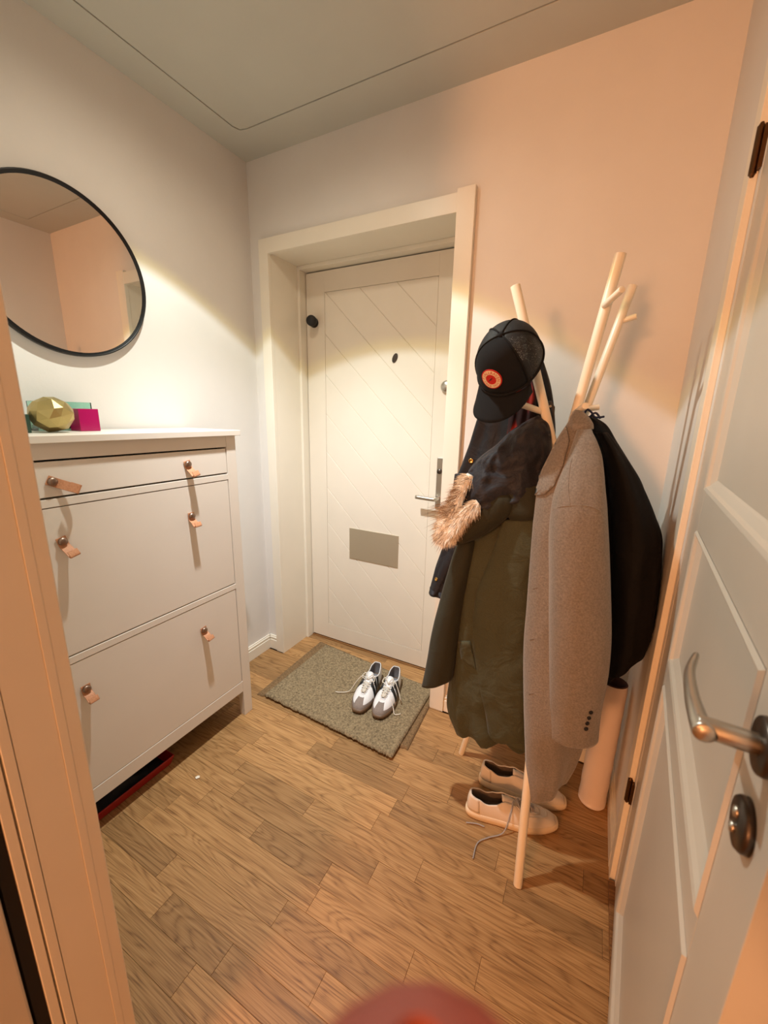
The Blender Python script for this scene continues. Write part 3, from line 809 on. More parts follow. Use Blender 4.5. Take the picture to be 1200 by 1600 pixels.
CS = dict(w=1.12, L=.292, sole=.020, heel=.088, ankle=.066, upper=M_SHOEW, lining=M_LINING, solem=M_GUM, cap=M_SUEDE, tongue=M_SHOEW, lace=M_LACE, sporty=True,
    ends={-1: [[(.004, .004, .088), (.002, -.03, .090), (.012, -.055, .062), (.028, -.085, .012), (.045, -.125, .004), (.050, -.150, .004)],
               [(.004, 0, .086), (-.014, -.018, .102), (-.002, -.034, .084), (.008, -.014, .086)], [(.004, 0, .086), (-.010, .02, .102), (.006, .034, .080), (.010, .01, .086)]],
          1: [[(.004, 0, .086), (-.004, .030, .092), (.004, .052, .058), (.020, .066, .030), (.010, .072, .012)],
              [(.060, .034, .050), (.078, .050, .020), (.094, .062, .004), (.080, .086, .003)],
              [(.004, 0, .086), (-.014, -.020, .100), (.000, -.030, .086), (.008, -.01, .086)], [(.004, 0, .086), (-.012, .018, .104), (.004, .028, .084), (.010, .01, .086)]]})
MZ = .0232
# toe points towards the camera side
def shoe_at(toe, ang, L_):   # centre from toe point and heading
    return (toe[0]-cos(ang)*L_/2, toe[1]-sin(ang)*L_/2)
aL, aR = radians(-82), radians(-80.5)
cL = shoe_at((.748, -.252), aL, .292); cR = shoe_at((.853, -.236), aR, .292)
shoe('sneaker', (cL[0], cL[1], MZ), aL, -1, 'white sneaker with black stripes and grey toe, left one of the pair on the mat', 'shoe', 'striped sneakers on the doormat', CS)
shoe('sneaker', (cR[0], cR[1], MZ), aR, 1, 'white sneaker with black stripes and grey toe, right one of the pair on the mat', 'shoe', 'striped sneakers on the doormat', CS)
CW = dict(L=.300, sole=.026, heel=.086, ankle=.068, upper=M_SHOEO, lining=M_LININGB, solem=paint('off_white_rubber', (224, 202, 170), .6, .03), cap=M_SHOEO, tongue=M_SHOEO, lace=M_LACEG,
    ends={-1: [[(.0, -.01, .086), (-.01, -.040, .070), (-.03, -.062, .010), (-.080, -.085, .004), (-.115, -.110, .004), (-.130, -.160, .004)],
               [(-.09, -.050, .004), (-.115, -.045, .004), (-.150, -.048, .004)],
               [(.01, 0, .086), (.02, -.030, .084), (.024, -.052, .050), (.03, -.056, .030)]],
          1: [[(.01, 0, .086), (.022, -.028, .084), (.03, -.046, .056), (.03, -.050, .030)]]})
aW1, aW2 = radians(17), radians(9)
c1 = shoe_at((1.603, -.352), aW1, .30); c2 = shoe_at((1.622, -.252), aW2, .30)
shoe('plimsoll', (c1[0], c1[1], .0005), aW1, -1, 'worn off-white sneaker with grey laces, nearer one under the coats', 'shoe', 'off-white sneakers under the coats', CW)
shoe('plimsoll', (c2[0], c2[1], .0005), aW2, 1, 'worn off-white sneaker, farther one behind its mate under the coats', 'shoe', 'off-white sneakers under the coats', CW)

# ------------------------------------------------------------------ wrapped roll in the corner
rl = empty('wrapped_roll', (1.707, -.19, 0), 'tall white plastic wrapped roll standing in the corner', 'roll')
bm = bmesh.new()
P0, P1 = Vector((1.704, -.186, .001)), Vector((1.712, -.150, .475))
ax = (P1-P0); Lr = ax.length
prof = [(.0, 0), (.040, 0), (.044, .006)] + [(.044+.0008*sin(i*1.7), .006+i*(Lr-.02)/24) for i in range(25)] + [(.043, Lr-.002), (.040, Lr), (.0385, Lr-.002), (.0385, Lr-.12), (0, Lr-.12)]
lathe(bm, prof, P0, ax, 40, False); finish('plastic_wrap', bm, M_WRAP, rl, smooth=True, world=True)
bm = bmesh.new(); lathe(bm, [(.0383, -.10), (.0383, .001), (.0405, .0015), (.0425, 0), (.0425, -.006)], P1, ax, 40, False)
lathe(bm, [(0, -.105), (.0382, -.105)], P1, ax, 40, False)
finish('cardboard_core', bm, M_TUBEIN, rl, smooth=True, world=True)

# ------------------------------------------------------------------ coat stand
HUB = Vector((1.452, -.325, 1.235))
cs_ = empty('coat_stand', (1.45, -.32, 0), 'white wooden coat stand with three splayed poles and short pegs', 'coat stand')
T1 = at(805, 446, -.40); T2 = at(970, 396, -.37); T3 = at(989, 446, -.27)
FA, FB, FC = Vector((1.518, -.592, .0)), Vector((1.228, -.209, .0)), Vector((1.600, -.085, .0))
def pole(pts, r0, r1):
    P = [Vector(q) for q in pts]; bm = bmesh.new(); tube(bm, P, [r0 + (r1-r0)*i/(len(P)-1) for i in range(len(P))], 18)
    return finish('pole', bm, M_WHITEW, cs_, smooth=True, world=True, bevel=.001)
H1 = at(868, 712, -.345); H2 = at(884, 700, -.345); H3 = at(893, 700, -.305)
pole([FC, H1+Vector((.012, .03, -.08)), H1, T1], .0125, .0125)
pole([FA, H2+Vector((-.01, -.02, -.10)), H2, T2], .0125, .0130)
pole([FB, H3+Vector((-.03, .01, -.10)), H3, T3], .0115, .0110)
def peg(a, b, r=.0085):
    bm = bmesh.new(); tube(bm, [a, b], r, 14); finish('peg', bm, M_WHITEW, cs_, smooth=True, world=True, bevel=.001)
peg(at(944, 478, -.372), at(972, 452, -.43), .0080)
peg(at(968, 503, -.275), at(995, 494, -.28), .0072)
peg(at(846, 643, -.36), at(815, 632, -.42), .0085)
peg(at(898, 646, -.36), at(915, 634, -.43), .0085)
peg(at(908, 640, -.31), at(936, 636, -.30), .0080)

# ------------------------------------------------------------------ garments
def cloth(name, rows, mat, parent, folds=(), nz=.004, ns=9, sub=7, n=88, ex=.8, close_top=True, hem=.02, seed=0, wob=0, puff=None):
    """rows: (pyL, pxL, pyR, pxR, YL, YR, thick) measured edges of the garment with its depth; closed body lofted through them"""
    R = []
    keys = [(at(r[1], r[0], r[4]), at(r[3], r[2], r[5]), r[6]) for r in rows]
    Ls = catmull([k[0] for k in keys], sub); Rs = catmull([k[1] for k in keys], sub); Ts = catmull([Vector((k[2], 0, 0)) for k in keys], sub)
    bm = bmesh.new(); N_ = len(Ls)
    for i, (A, B, T) in enumerate(zip(Ls, Rs, Ts)):
        v = i/(N_-1); c = (A+B)/2; h_ = (B-A)/2; hw = h_.length; dn = Vector((h_.y, -h_.x, 0)).normalized() if hw > 1e-5 else Vector((0, -1, 0))
        ring = []
        for k in range(n):
            a = 2*pi*k/n; ca, sa = cos(a), sin(a)
            X = (1 if ca > 0 else -1)*abs(ca)**ex; Y = (1 if sa > 0 else -1)*abs(sa)**ex
            d = T.x*.5*Y; m_ = min(1, 3*(1-abs(X)))
            for fr_, am, ph, dr, g0 in folds:
                g = max(0, min(1, (v-g0)/.25)) if g0 > 0 else 1
                s_ = sin(fr_*X+ph+dr*v); d += am*g*(s_*(1-.35*s_*s_))*(.35+.65*m_)
            P = c+h_*X+dn*d
            if puff: 
                P += dn*(puff[0]*abs(sin(puff[1]*v*pi+.5*sin(4*X+seed)))*(1 if Y > 0 else -1)*m_)
            q = Vector((P.x*ns+seed, P.y*ns, P.z*ns*.6))
            P += dn*(nz*noise.noise(q) + nz*.45*noise.noise(q*3.1))
            if wob: P.z += wob*v*v*noise.noise(Vector((P.x*14, P.y*14, seed)))
            ring.append(bm.verts.new(P))
        R.append(ring)
    if hem:
        for dz, sc in ((.0, .965), (hem, .94)):
            c = sum((v.co for v in R[N_-1]), Vector())/n
            R.append([bm.verts.new(c+(v.co-c)*sc+Vector((0, 0, dz))) for v in R[N_-1]])
    for A, B in zip(R, R[1:]):
        for k in range(n): bm.faces.new((A[k], A[(k+1) % n], B[(k+1) % n], B[k]))
    if close_top: bm.faces.new(R[0][::-1])
    bm.faces.new(R[-1])
    return finish(name, bm, mat, parent, smooth=True, world=True)
def r_(py, a, b, Y, th, py2=None, Y2=None): return (py, a, py2 or py, b, Y, Y2 if Y2 is not None else Y, th)
def slab(name, pts, Y, th, mat, parent, bevel=.002, curve=None):
    """flat cloth piece (flap, lapel) with its own thickness, standing at depth Y"""
    bm = bmesh.new()
    ys = Y if isinstance(Y, (list, tuple)) else [Y]*len(pts)
    f = [bm.verts.new(at(x, y, q)) for (x, y), q in zip(pts, ys)]
    b = [bm.verts.new(v.co+Vector((0, th, 0))) for v in f]
    bm.faces.new(f); bm.faces.new(b[::-1])
    for i in range(len(f)): bm.faces.new((f[i], f[(i+1) % len(f)], b[(i+1) % len(f)], b[i]))
    bmesh.ops.triangulate(bm, faces=[q for q in bm.faces if len(q.verts) > 4])
    return finish(name, bm, mat, parent, smooth=False, world=True, bevel=bevel)
def button(parent, P, r, mat, name='button', ax=(0, -1, .1)):
    bm = bmesh.new(); lathe(bm, [(0, .0015), (r*.6, .0015), (r*.7, .0035), (r, .003), (r, 0)], P, ax, 18)
    return finish(name, bm, mat, parent, smooth=True, world=True)

from mathutils.bvhtree import BVHTree
def bvh(o):
    q = o; chain = []
    while q: chain.append(q); q = q.parent
    mw = Matrix.Identity(4)
    for q in reversed(chain): mw = mw @ q.matrix_basis
    return BVHTree.FromPolygons([mw @ v.co for v in o.data.vertices], [tuple(p.vertices) for p in o.data.polygons])
def on_surf(T, px, py, lift=0):
    d = (FWD*FPX+RIGHT*(px-600)-UP*(py-800)).normalized(); hit = None
    for t in (T if isinstance(T, list) else [T]):
        h_ = t.ray_cast(CAM, d)
        if h_[0] is not None and (hit is None or h_[3] < hit[3]): hit = h_
    if hit is None: return None, None
    n = hit[1] if hit[1].dot(d) < 0 else -hit[1]
    return hit[0]+n*lift, n
def overlay(name, o, pts, lift, mat, parent, step=7):
    """cloth piece lying on a garment: outline cut into cells, each laid on the surface, then thickened"""
    T = bvh(o); bm = bmesh.new()
    bm.faces.new([bm.verts.new((x, y, 0)) for x, y in pts]); bmesh.ops.triangulate(bm, faces=bm.faces[:])
    for ax in (0, 1):
        lo = min(p[ax] for p in pts); hi = max(p[ax] for p in pts); v = lo+step
        while v < hi:
            n = [0, 0, 0]; n[ax] = 1; c = [0, 0, 0]; c[ax] = v
            bmesh.ops.bisect_plane(bm, geom=bm.verts[:]+bm.edges[:]+bm.faces[:], plane_co=c, plane_no=n); v += step
    last = None; ok = {}
    for v in bm.verts:
        P, n = on_surf(T, v.co.x, v.co.y, lift); ok[v] = P
    Y0 = [p.y for p in ok.values() if p is not None]; ym = sum(Y0)/len(Y0)
    for v in bm.verts:
        P = ok[v]
        if P is None:
            near = min((w for w in bm.verts if ok[w] is not None), key=lambda w: (w.co-v.co).length if w not in done else 1e9) if False else None
            P = at(v.co.x, v.co.y, ym)
        ok[v] = P
    for v, P in ok.items(): v.co = P
    bmesh.ops.recalc_face_normals(bm, faces=bm.faces)
    ob = finish(name, bm, mat, parent, smooth=True, world=True)
    so = ob.modifiers.new('s', 'SOLIDIFY'); so.thickness = .004; so.offset = 0
    return ob
def snap(o, px, py, r, mat, name, parent):
    P, n = on_surf(bvh(o), px, py, -.0005)
    if P is None: print('no surface', name, px, py); return
    return button(parent, P, r, mat, name, n)

# black parka with brass snaps (hangs behind, from the left pole)
bk = empty('black_parka', at(790, 690, -.24), 'black parka with brass snaps and red plaid lining hanging behind the olive parka', 'jacket', 'clothes on the coat stand')
b_body = cloth('jacket_body', [r_(566, 790, 850, -.27, .05), r_(600, 775, 860, -.27, .07), r_(640, 752, 866, -.27, .08), r_(695, 734, 868, -.26, .09), r_(756, 711, 860, -.26, .10), r_(800, 702, 850, -.26, .11), r_(850, 697, 840, -.26, .12), r_(930, 700, 830, -.26, .12), r_(1000, 712, 826, -.25, .12)],
      M_BLK, bk, folds=[(5, .010, .4, 2, 0), (11, .006, 1, -1.5, .1)], nz=.010, seed=3)
b_sl = cloth('sleeve', [r_(740, 712, 760, -.30, .06), r_(800, 704, 752, -.31, .07), r_(852, 693, 742, -.33, .07), r_(880, 683, 735, -.34, .07), r_(905, 676, 722, -.35, .065, 915), r_(924, 671, 708, -.36, .06, 936)],
      M_BLK, bk, folds=[(6, .005, 0, 5, 0)], nz=.008, seed=5)
snap(b_body, 736, 720, .0075, M_BRASS, 'snap', bk); snap(b_sl, 682, 905, .0065, M_BRASS, 'snap', bk)
pl = cloth('plaid_lining', [r_(585, 806, 838, -.315, .02), r_(620, 800, 838, -.32, .03), r_(660, 794, 834, -.325, .03), r_(700, 790, 826, -.325, .03)], M_PLAID, bk, folds=[(9, .005, 0, 2, 0)], nz=.004, seed=6)
st = slab('strap', [(853, 628), (861, 626), (867, 636), (865, 662), (857, 664), (856, 645)], -.335, .006, M_BLACK, bk)
button(bk, at(860, 635, -.342), .0035, M_STEEL, 'rivet')

# black quilted jacket on the right
jr = empty('black_jacket', at(925, 650, -.26), 'black quilted jacket hanging rightmost on the coat stand', 'jacket', 'clothes on the coat stand')
cloth('jacket_body', [r_(650, 905, 926, -.27, .03), r_(664, 900, 948, -.27, .05), r_(690, 898, 964, -.26, .08), r_(722, 898, 984, -.25, .12), r_(752, 898, 1002, -.24, .14), r_(785, 898, 1014, -.24, .16), r_(830, 898, 1033, -.25, .17), r_(868, 900, 1034, -.26, .17), (930, 900, 930, 1028, -.26, -.26, .16), (985, 902, 982, 1020, -.26, -.26, .15), (1035, 905, 1010, 1010, -.26, -.26, .13), (1078, 915, 1022, 990, -.26, -.26, .10)],
      M_BLK2, jr, folds=[(4, .012, .2, .8, 0), (9, .008, 1.1, 1.6, .1)], nz=.010, seed=11)
cloth('sleeve', [r_(676, 928, 950, -.315, .04), r_(705, 940, 972, -.325, .07), r_(752, 950, 1001, -.325, .09), r_(830, 955, 1031, -.33, .10), r_(900, 955, 1030, -.335, .10), r_(960, 955, 1022, -.335, .09, 968), (1020, 952, 1000, 1014, -.33, -.32, .08), (1056, 949, 1018, 1008, -.33, -.32, .07)],
      M_BLK2, jr, folds=[(5, .007, 0, 3, 0)], nz=.009, seed=12)
bm = bmesh.new(); tube(bm, catmull([at(912, 650, -.32), at(917, 640, -.33), at(924, 644, -.33), at(930, 652, -.33), at(944, 651, -.32)], 5), .0028, 8)
tube(bm, catmull([at(918, 655, -.32), at(930, 645, -.325), at(938, 654, -.32)], 5), .0028, 8)
finish('hanger_loop', bm, M_NAVYL, jr, smooth=True, world=True)

# olive parka with fur-trimmed hood
ol = empty('olive_parka', at(790, 800, -.40), 'long olive green parka with fur trimmed navy lined hood hanging inside out', 'jacket', 'clothes on the coat stand')
ob_ = cloth('coat_body', [r_(790, 752, 842, -.395, .07), r_(825, 738, 842, -.395, .10), r_(870, 722, 840, -.395, .12), r_(930, 716, 836, -.395, .13), r_(1000, 710, 832, -.395, .13), r_(1060, 702, 830, -.395, .13), r_(1100, 700, 830, -.395, .12), (1127, 710, 1155, 832, -.39, -.41, .11), (1134, 713, 1163, 834, -.39, -.41, .10)],
      M_OLIVE, ol, folds=[(3.2, .016, 2.2, .6, .1), (9, .008, .5, 1.5, .2)], nz=.008, ns=11, seed=21, wob=.03)
fp_ = cloth('front_panel', [r_(812, 786, 842, -.455, .03), r_(860, 770, 842, -.455, .05), r_(930, 744, 838, -.455, .06), r_(1000, 738, 834, -.455, .065), r_(1060, 744, 832, -.455, .065), r_(1110, 758, 832, -.455, .06), (1145, 764, 1148, 834, -.455, -.455, .05), (1158, 778, 1164, 834, -.455, -.455, .045)],
      M_OLIVE, ol, folds=[(2.5, .007, 1.2, -.8, .1)], nz=.008, ns=11, seed=22, wob=.02)
cloth('sleeve', [r_(845, 716, 742, -.44, .05), r_(875, 706, 740, -.44, .07), r_(930, 690, 728, -.44, .08), r_(980, 677, 719, -.445, .08), r_(1030, 668, 712, -.45, .075), (1069, 660, 1060, 707, -.45, -.45, .07)],
      M_OLIVED, ol, folds=[(3, .004, 0, 2, 0)], nz=.006, seed=23)
overlay('pocket_flap', ob_, [(718, 1001), (735, 1001), (745, 1046), (722, 1030)], .003, M_OLIVE, ol)
ib_ = cloth('inner_band', [r_(768, 778, 846, -.455, .03, 758), r_(785, 790, 848, -.46, .04, 782), r_(803, 792, 846, -.46, .045), r_(815, 800, 846, -.455, .03, 808)],
      M_OLIVED, ol, folds=[(4, .003, 0, 1, 0)], nz=.004, seed=24, hem=0)
snap(ib_, 790, 779, .0055, M_BLACK, 'snap', ol); snap(ib_, 801, 786, .0045, M_BLACK, 'snap', ol)
hood = cloth('hood_lining', [(656, 826, 648, 846, -.34, -.34, .04), (674, 797, 664, 858, -.37, -.36, .08), (694, 776, 690, 862, -.39, -.37, .11), (714, 750, 722, 862, -.41, -.38, .13), (736, 732, 752, 858, -.42, -.39, .13), (766, 722, 776, 840, -.43, -.42, .12), (798, 716, 786, 800, -.44, -.43, .10), (808, 720, 800, 770, -.44, -.44, .06)],
      M_NAVY, ol, folds=[(4, .006, .5, 3, 0)], nz=.020, ns=22, seed=25, hem=0, puff=(.012, 4.0))
cloth('hood_shell', [(780, 742, 768, 790, -.475, -.465, .03), (800, 728, 780, 800, -.48, -.47, .045), (825, 714, 800, 800, -.48, -.47, .05), (845, 706, 822, 778, -.475, -.465, .045), (852, 708, 840, 750, -.47, -.465, .03)],
      M_OLIVED, ol, folds=[(3, .004, .5, 2, 0)], nz=.006, seed=26, hem=0)
# fur trim: a soft roll and thousands of tapering hairs
fpath = catmull([at(735, 742, -.46), at(722, 765, -.475), at(712, 790, -.485), at(704, 806, -.49), at(694, 822, -.50), at(692, 838, -.505), at(704, 836, -.515), at(716, 818, -.515), at(730, 800, -.51), at(748, 786, -.50)], 8)
bm = bmesh.new(); nf = len(fpath)
tube(bm, fpath, [.010+.010*sin(pi*i/(nf-1))**.5 for i in range(nf)], 12)
fur = finish('fur_trim', bm, M_FUR, ol, smooth=True, world=True)
for part, mat, cnt, seed in (('fur_hair', M_FUR, 5200, 1), ('fur_guard_hair', M_FURD, 1300, 2)):
    rg = random.Random(seed); bm = bmesh.new()
    for _ in range(cnt):
        i = rg.randrange(1, nf-1); t = (fpath[i+1]-fpath[i-1]).normalized()
        q = fpath[i].lerp(fpath[i+1], rg.random())
        if seed == 2 and rg.random() < .45: i = rg.randrange(8, 26); q = fpath[i]
        d = Vector((rg.gauss(0, 1), rg.gauss(0, 1), rg.gauss(0, 1))); d = (d-t*d.dot(t)).normalized()
        root = q+d*.012*rg.uniform(.5, 1.05)
        flow = Vector((-.9, -.35, -.25)) if i < 34 else Vector((-.5, -.3, -.8))
        grow = (d*.75+flow.normalized()*.9+Vector((rg.gauss(0, .2), rg.gauss(0, .2), rg.gauss(0, .2)))).normalized()
        ln = rg.uniform(.014, .030)*(1.35 if seed == 2 else 1)
        if 14 < i < 28 and rg.random() < .10: ln *= 2.0; grow = (grow+Vector((-1.2, 0, .2))).normalized()
        wv = grow.cross(Vector((0, 1, .2))).normalized()*.0007
        m_ = root+grow*ln*.55+Vector((0, 0, -.001)); e = root+grow*ln+Vector((0, 0, -.2*ln))
        a, b, c, d_, f = (bm.verts.new(v) for v in (root-wv, root+wv, m_+wv*.8, m_-wv*.8, e))
        bm.faces.new((a, b, c, d_)); bm.faces.new((d_, c, f))
    finish(part, bm, mat, fur, world=True, kind='stuff')

# grey wool coat, nearest the camera
gc = empty('wool_coat', at(906, 648, -.42), 'long grey wool overcoat hanging front most on the coat stand', 'coat', 'clothes on the coat stand')
gb_ = cloth('coat_body', [r_(645, 897, 914, -.42, .03), r_(662, 886, 922, -.43, .05), r_(690, 868, 930, -.45, .07), r_(726, 852, 938, -.465, .09), r_(760, 840, 943, -.475, .10), r_(800, 835, 946, -.485, .10), r_(840, 831, 948, -.49, .10), r_(945, 823, 950, -.50, .10), r_(1015, 818, 948, -.505, .10), r_(1120, 819, 925, -.515, .095, 1112), (1190, 821, 1162, 911, -.525, -.48, .08), (1225, 822, 1192, 899, -.53, -.48, .07), (1248, 823, 1216, 886, -.535, -.48, .055)],
      M_GREY, gc, folds=[(3.2, .013, 2.3, .2, .12), (6, .005, .5, .6, .25)], nz=.004, seed=31, hem=.01)
sl = cloth('sleeve', [(672, 902, 670, 922, -.485, -.475, .03), (690, 896, 688, 931, -.50, -.485, .045), (712, 889, 710, 938, -.515, -.49, .06), (735, 880, 732, 941, -.53, -.50, .075), (765, 869, 764, 943, -.545, -.51, .095), (797, 862, 797, 946, -.555, -.52, .11), (840, 859, 845, 948, -.56, -.52, .12), (900, 859, 905, 951, -.56, -.52, .125), (990, 858, 997, 952, -.56, -.515, .12), (1060, 857, 1060, 946, -.555, -.515, .11), (1110, 855, 1112, 937, -.55, -.515, .10), (1143, 856, 1151, 934, -.55, -.515, .09)],
      M_GREY, gc, folds=[(2.2, .004, 1.0, .6, .1)], nz=.004, seed=32, hem=.02)
T_ = bvh(sl)
bm = bmesh.new(); tube(bm, catmull([on_surf(T_, x, y, .0002)[0] for x, y in ((864, 797), (875, 792), (893, 790), (915, 790), (930, 794), (940, 801))], 6), .0011, 8)
finish('armhole_seam', bm, M_GREY, gc, smooth=True, world=True)
bm = bmesh.new(); tube(bm, catmull([on_surf(T_, x, y, .0002)[0] for x, y in ((891, 789), (888, 765), (890, 735), (894, 716))], 6), .0011, 8)
finish('shoulder_seam', bm, M_GREY, gc, smooth=True, world=True)
# collar and lapel folded back along the front edge
overlay('lapel', gb_, [(886, 668), (890, 690), (880, 728), (866, 760), (852, 773), (838, 774), (848, 766), (840, 755), (853, 728), (869, 696)], .004, M_GREY, gc)
cloth('collar', [(640, 899, 644, 912, -.425, -.42, .03), (650, 892, 652, 920, -.44, -.43, .045), (664, 890, 662, 926, -.455, -.44, .05), (674, 892, 670, 927, -.46, -.445, .04)],
      M_GREY, gc, nz=.002, seed=33, hem=0, folds=[(3, .003, 0, 1, 0)])
for px_, py_ in ((923, 1113), (920, 1121.5), (917.5, 1130), (915.5, 1138.5)):
    snap(sl, px_, py_, .0050, M_BLACK, 'cuff_button', sl)
T_ = bvh(gb_)
for px_, py_ in ((837, 919), (832, 999), (831, 1084)):
    bm = bmesh.new(); tube(bm, [on_surf(T_, px_-4, py_+1, .0003)[0], on_surf(T_, px_+3, py_-.5, .0003)[0]], .0010, 6)
    finish('buttonhole', bm, M_LININGB, gc, smooth=True, world=True)

# ------------------------------------------------------------------ trucker cap
cap = empty('trucker_cap', (0, 0, 0), 'black trucker cap with mesh back and round red patch hanging on the left pole', 'cap')
A_ = Vector((-.08, -.86, .54)).normalized()                 # crown axis
F_ = Vector((-.20, -.40, -.90)); F_ = (F_-A_*F_.dot(A_)).normalized()
X_ = F_.cross(A_).normalized()
Mc = Matrix.Identity(4); cc = at(797, 570, -.455)
for i in range(3): Mc[i][0] = X_[i]; Mc[i][1] = F_[i]; Mc[i][2] = A_[i]; Mc[i][3] = cc[i]
cap.matrix_world = Mc
CR, CHt = .086, .108
def dome(az, el, off=0):   # az 0 = front (+y), el 0 rim .. pi/2 button
    e = cos(el)**.85; r0 = CR+off
    y = cos(az)*r0*1.10*e; x = sin(az)*r0*.92*e
    z = (CHt+off)*sin(el)**.85
    if cos(az) > 0: z += .006*cos(az)*sin(2*el)
    return Vector((x, y, z))
def domepatch(name, a0, a1, mat, e0=0, e1=pi/2-.03, off=0, na=10, ne=14, th=.0015):
    bm = bmesh.new(); G = [[bm.verts.new(dome(a0+(a1-a0)*i/na, e0+(e1-e0)*j/ne, off)) for j in range(ne+1)] for i in range(na+1)]
    for i in range(na):
        for j in range(ne): bm.faces.new((G[i][j], G[i+1][j], G[i+1][j+1], G[i][j+1]))
    ob = finish(name, bm, mat, cap, smooth=True); so = ob.modifiers.new('s', 'SOLIDIFY'); so.thickness = th; so.offset = -1; return ob
q = pi/3
domepatch('front_panel', -q*.98, q*.98, M_CAP, na=24)
for k in range(4):
    domepatch('mesh_panel', q+k*q+.012, 2*q+k*q-.012, M_MESH, th=.0006)
for k in range(6):
    a = -q+k*q if k < 5 else pi
    a = [q, 2*q, 3*q, 4*q, 5*q, 0][k]
    if k == 5: continue
    bm = bmesh.new(); tube(bm, [dome(a, e*(pi/2-.02)/14, .0006) for e in range(15)], .0022, 6); finish('seam_tape', bm, M_CAP, cap, smooth=True)
bm = bmesh.new()
for i in range(1): tube(bm, [dome(2*pi*i_/48, .02, .0005) for i_ in range(49)], .0035, 6, False)
finish('sweatband', bm, M_CAP, cap, smooth=True)
bm = bmesh.new(); lathe(bm, [(0, .007), (.004, .0065), (.007, .003), (.0075, 0)], dome(0, pi/2)-Vector((0, 0, .001)), (0, 0, 1), 16); finish('top_button', bm, M_CAP, cap, smooth=True)
# curved brim
bm = bmesh.new(); G = []
for i in range(25):
    t = -1+2*i/24; az = t*q*1.05; rw = []
    for j in range(9):
        s_ = j/8; b_ = dome(az, .0)
        ext = .074*(1-abs(t)**2.6)**.5 if abs(t) < 1 else 0
        p_ = Vector((b_.x*(1+.10*s_*(1-abs(t))), b_.y+ext*s_, .002-.022*t*t*s_-.012*t*t - .010*s_))
        rw.append(bm.verts.new(p_))
    G.append(rw)
for i in range(24):
    for j in range(8): bm.faces.new((G[i][j], G[i+1][j], G[i+1][j+1], G[i][j+1]))
ob = finish('brim', bm, M_CAP, cap, smooth=True); so = ob.modifiers.new('s', 'SOLIDIFY'); so.thickness = .003
# snap strap at the back
bm = bmesh.new(); tube(bm, [dome(pi+t*.09, .10, .001) for t in range(-5, 6)], .004, 6); finish('snap_strap', bm, M_BLACK, cap, smooth=True)
# round patch with ring lettering
pe = .44; pc = dome(0, pe, .0012)
tv = (dome(0, pe+.05)-dome(0, pe-.05)).normalized(); pn = Vector((1, 0, 0)).cross(tv).normalized(); 
if pn.z < 0 and pn.y < 0: pn = -pn
if pn.dot(pc) < 0: pn = -pn
ex_ = tv.cross(pn).normalized()
def pp(x, y, h_=0):     # patch plane point; sinks with the crown's curve
    r2 = x*x*1.2+y*y*.5
    return pc+ex_*x+tv*y+pn*(h_-r2/(2*.095))
def disc(name, r0, r1, h_, mat, parent, th=.0008, n=48):
    bm = bmesh.new(); R = []
    for r in (r0, r0+(r1-r0)*.5, r1): R.append([bm.verts.new(pp(r*cos(2*pi*k/n), r*sin(2*pi*k/n), h_)) for k in range(n)])
    for A, B in zip(R, R[1:]):
        for k in range(n): bm.faces.new((A[k], A[(k+1) % n], B[(k+1) % n], B[k]))
    if r0 < .001: pass
    ob = finish(name, bm, mat, parent); so = ob.modifiers.new('s', 'SOLIDIFY'); so.thickness = th; so.offset = 0; return ob
PR = .0265
patch_ = disc('patch', .0003, PR, .0008, M_RED, cap, .0016)
disc('cream_ring', PR*.52, PR*.90, .0020, M_CREAM, patch_)
def letters(txt, a_mid, span, r, size, outward=True):
    bm = bmesh.new()
    for i, ch in enumerate(txt):
        if ch == ' ': continue
        cu = bpy.data.curves.new('t', 'FONT'); cu.body = ch; cu.size = size; cu.align_x = 'CENTER'; cu.align_y = 'CENTER'; cu.resolution_u = 1
        ob = bpy.data.objects.new('t', cu); COL.objects.link(ob); bpy.context.view_layer.update()
        me = bpy.data.meshes.new_from_object(ob.evaluated_get(bpy.context.evaluated_depsgraph_get()))
        f = (i+.5)/len(txt)-.5
        a = a_mid - f*span if outward else a_mid+f*span
        rot = a-pi/2 if outward else a+pi/2
        idx = [bm.verts.new(pp(r*cos(a)+v.co.x*cos(rot)-v.co.y*sin(rot), r*sin(a)+v.co.x*sin(rot)+v.co.y*cos(rot), .0030)) for v in me.vertices]
        for p in me.polygons:
            try: bm.faces.new([idx[k] for k in p.vertices])
            except ValueError: pass
        bpy.data.objects.remove(ob); bpy.data.curves.remove(cu); bpy.data.meshes.remove(me)
    return bm
finish('ring_lettering', letters('FJÄLLRÄVEN', pi/2, radians(200), PR*.71, .0102), M_RED, patch_)
finish('ring_lettering', letters('SINCE 1960', -pi/2, radians(140), PR*.71, .0086, False), M_RED, patch_)
bm = bmesh.new()   # small curled running-animal mark: arc with a pointed tail
pts_ = [(.55, .45), (.25, .30), (.05, -.05), (-.25, -.20), (-.50, -.55), (-.30, .0), (-.02, .20), (.15, .42)]
vs = [bm.verts.new(pp(x*PR*.42, y*PR*.42, .0030)) for x, y in pts_]; bm.faces.new(vs); bmesh.ops.triangulate(bm, faces=bm.faces)
finish('emblem', bm, M_STRIPE, patch_)

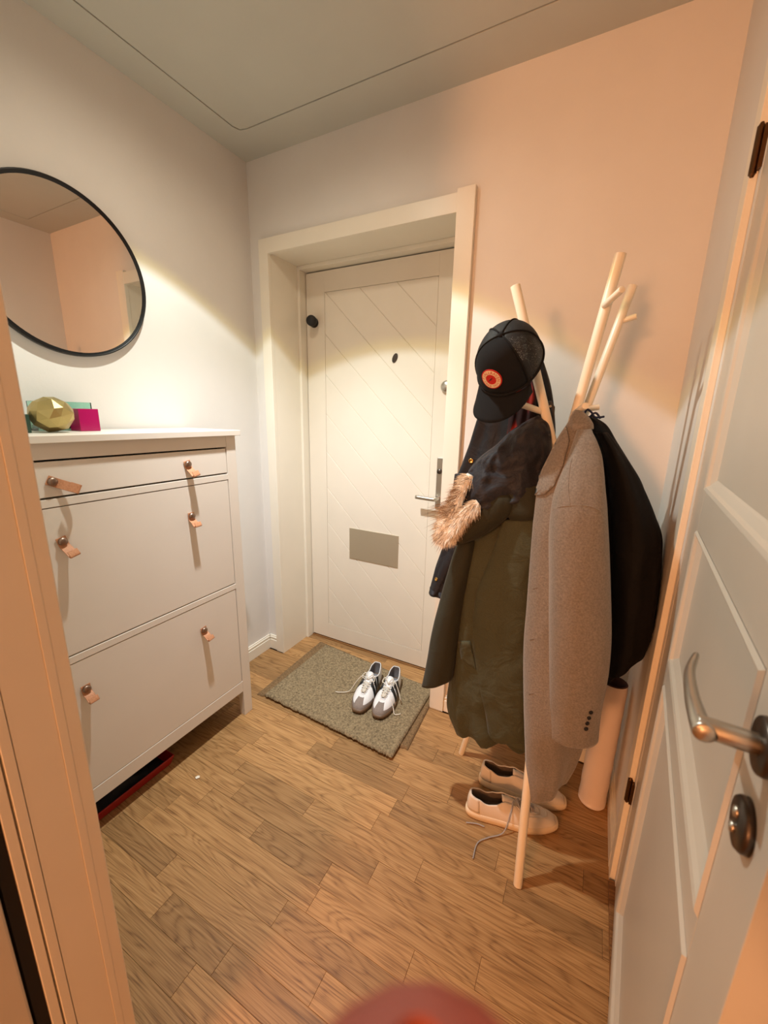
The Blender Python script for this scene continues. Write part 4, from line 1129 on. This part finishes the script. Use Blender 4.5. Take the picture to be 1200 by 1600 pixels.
# ------------------------------------------------------------------ the photographer's hand
def C3(r, u, f): return CAM+RIGHT*r+UP*u+FWD*f
hand = empty('person', C3(.006, -.20, .03), "photographer's raised fingertip, out of focus at the bottom edge", 'person')
verts = []; edges = []; rad = []
def chain(start, pts):
    prev = start
    for P, r in pts:
        verts.append(P); rad.append(r); edges.append((prev, len(verts)-1)); prev = len(verts)-1
    return prev
verts.append(C3(.012, -.205, .030)); rad.append(.024)                 # wrist root
chain(0, [(C3(.020, -.27, .000), .026), (C3(.035, -.36, -.06), .032), (C3(.06, -.46, -.16), .038)])
palm = chain(0, [(C3(.014, -.180, .032), .026), (C3(.016, -.155, .036), .026)])
# index, middle, ring, little finger, thumb
chain(palm, [(C3(.008, -.132, .043), .0100), (C3(.0055, -.104, .045), .0170), (C3(.0048, -.088, .0455), .0240), (C3(.0044, -.0672, .0460), .0225)])
chain(palm, [(C3(.026, -.134, .046), .0098), (C3(.027, -.122, .066), .0086), (C3(.026, -.138, .080), .0080), (C3(.024, -.152, .076), .0070)])
chain(palm, [(C3(.042, -.140, .044), .0094), (C3(.044, -.130, .062), .0082), (C3(.042, -.145, .075), .0076), (C3(.039, -.158, .070), .0068)])
chain(palm, [(C3(.056, -.150, .040), .0086), (C3(.058, -.142, .055), .0074), (C3(.056, -.155, .065), .0068), (C3(.053, -.166, .060), .0060)])
chain(1 if False else 0, [(C3(-.008, -.178, .040), .0130), (C3(-.014, -.152, .056), .0102), (C3(-.010, -.128, .068), .0088), (C3(-.004, -.112, .072), .0074)])
me = bpy.data.meshes.new('hand_body'); me.from_pydata([tuple(v-hand.location) for v in verts], edges, [])
hb = bpy.data.objects.new('hand_body', me); COL.objects.link(hb); hb.parent = hand; me.materials.append(M_SKIN)
sk = hb.modifiers.new('skin', 'SKIN')
for i, v in enumerate(me.skin_vertices[0].data): v.radius = (rad[i], rad[i]); v.use_root = (i == 0)
sk.use_smooth_shade = True
sb = hb.modifiers.new('sub', 'SUBSURF'); sb.levels = sb.render_levels = 2
bm = bmesh.new()
for i in range(1):
    G = []
    for a in range(7):
        G.append([bm.verts.new(C3(.0044+.0050*sin((a-3)*.30), -.0672-.0011*b, .0460+.0078*cos((a-3)*.30)-.0001*b)) for b in range(9)])
    for a in range(6):
        for b in range(8): bm.faces.new((G[a][b], G[a+1][b], G[a+1][b+1], G[a][b+1]))
finish('fingernail', bm, M_NAIL, hand, smooth=True, world=True)
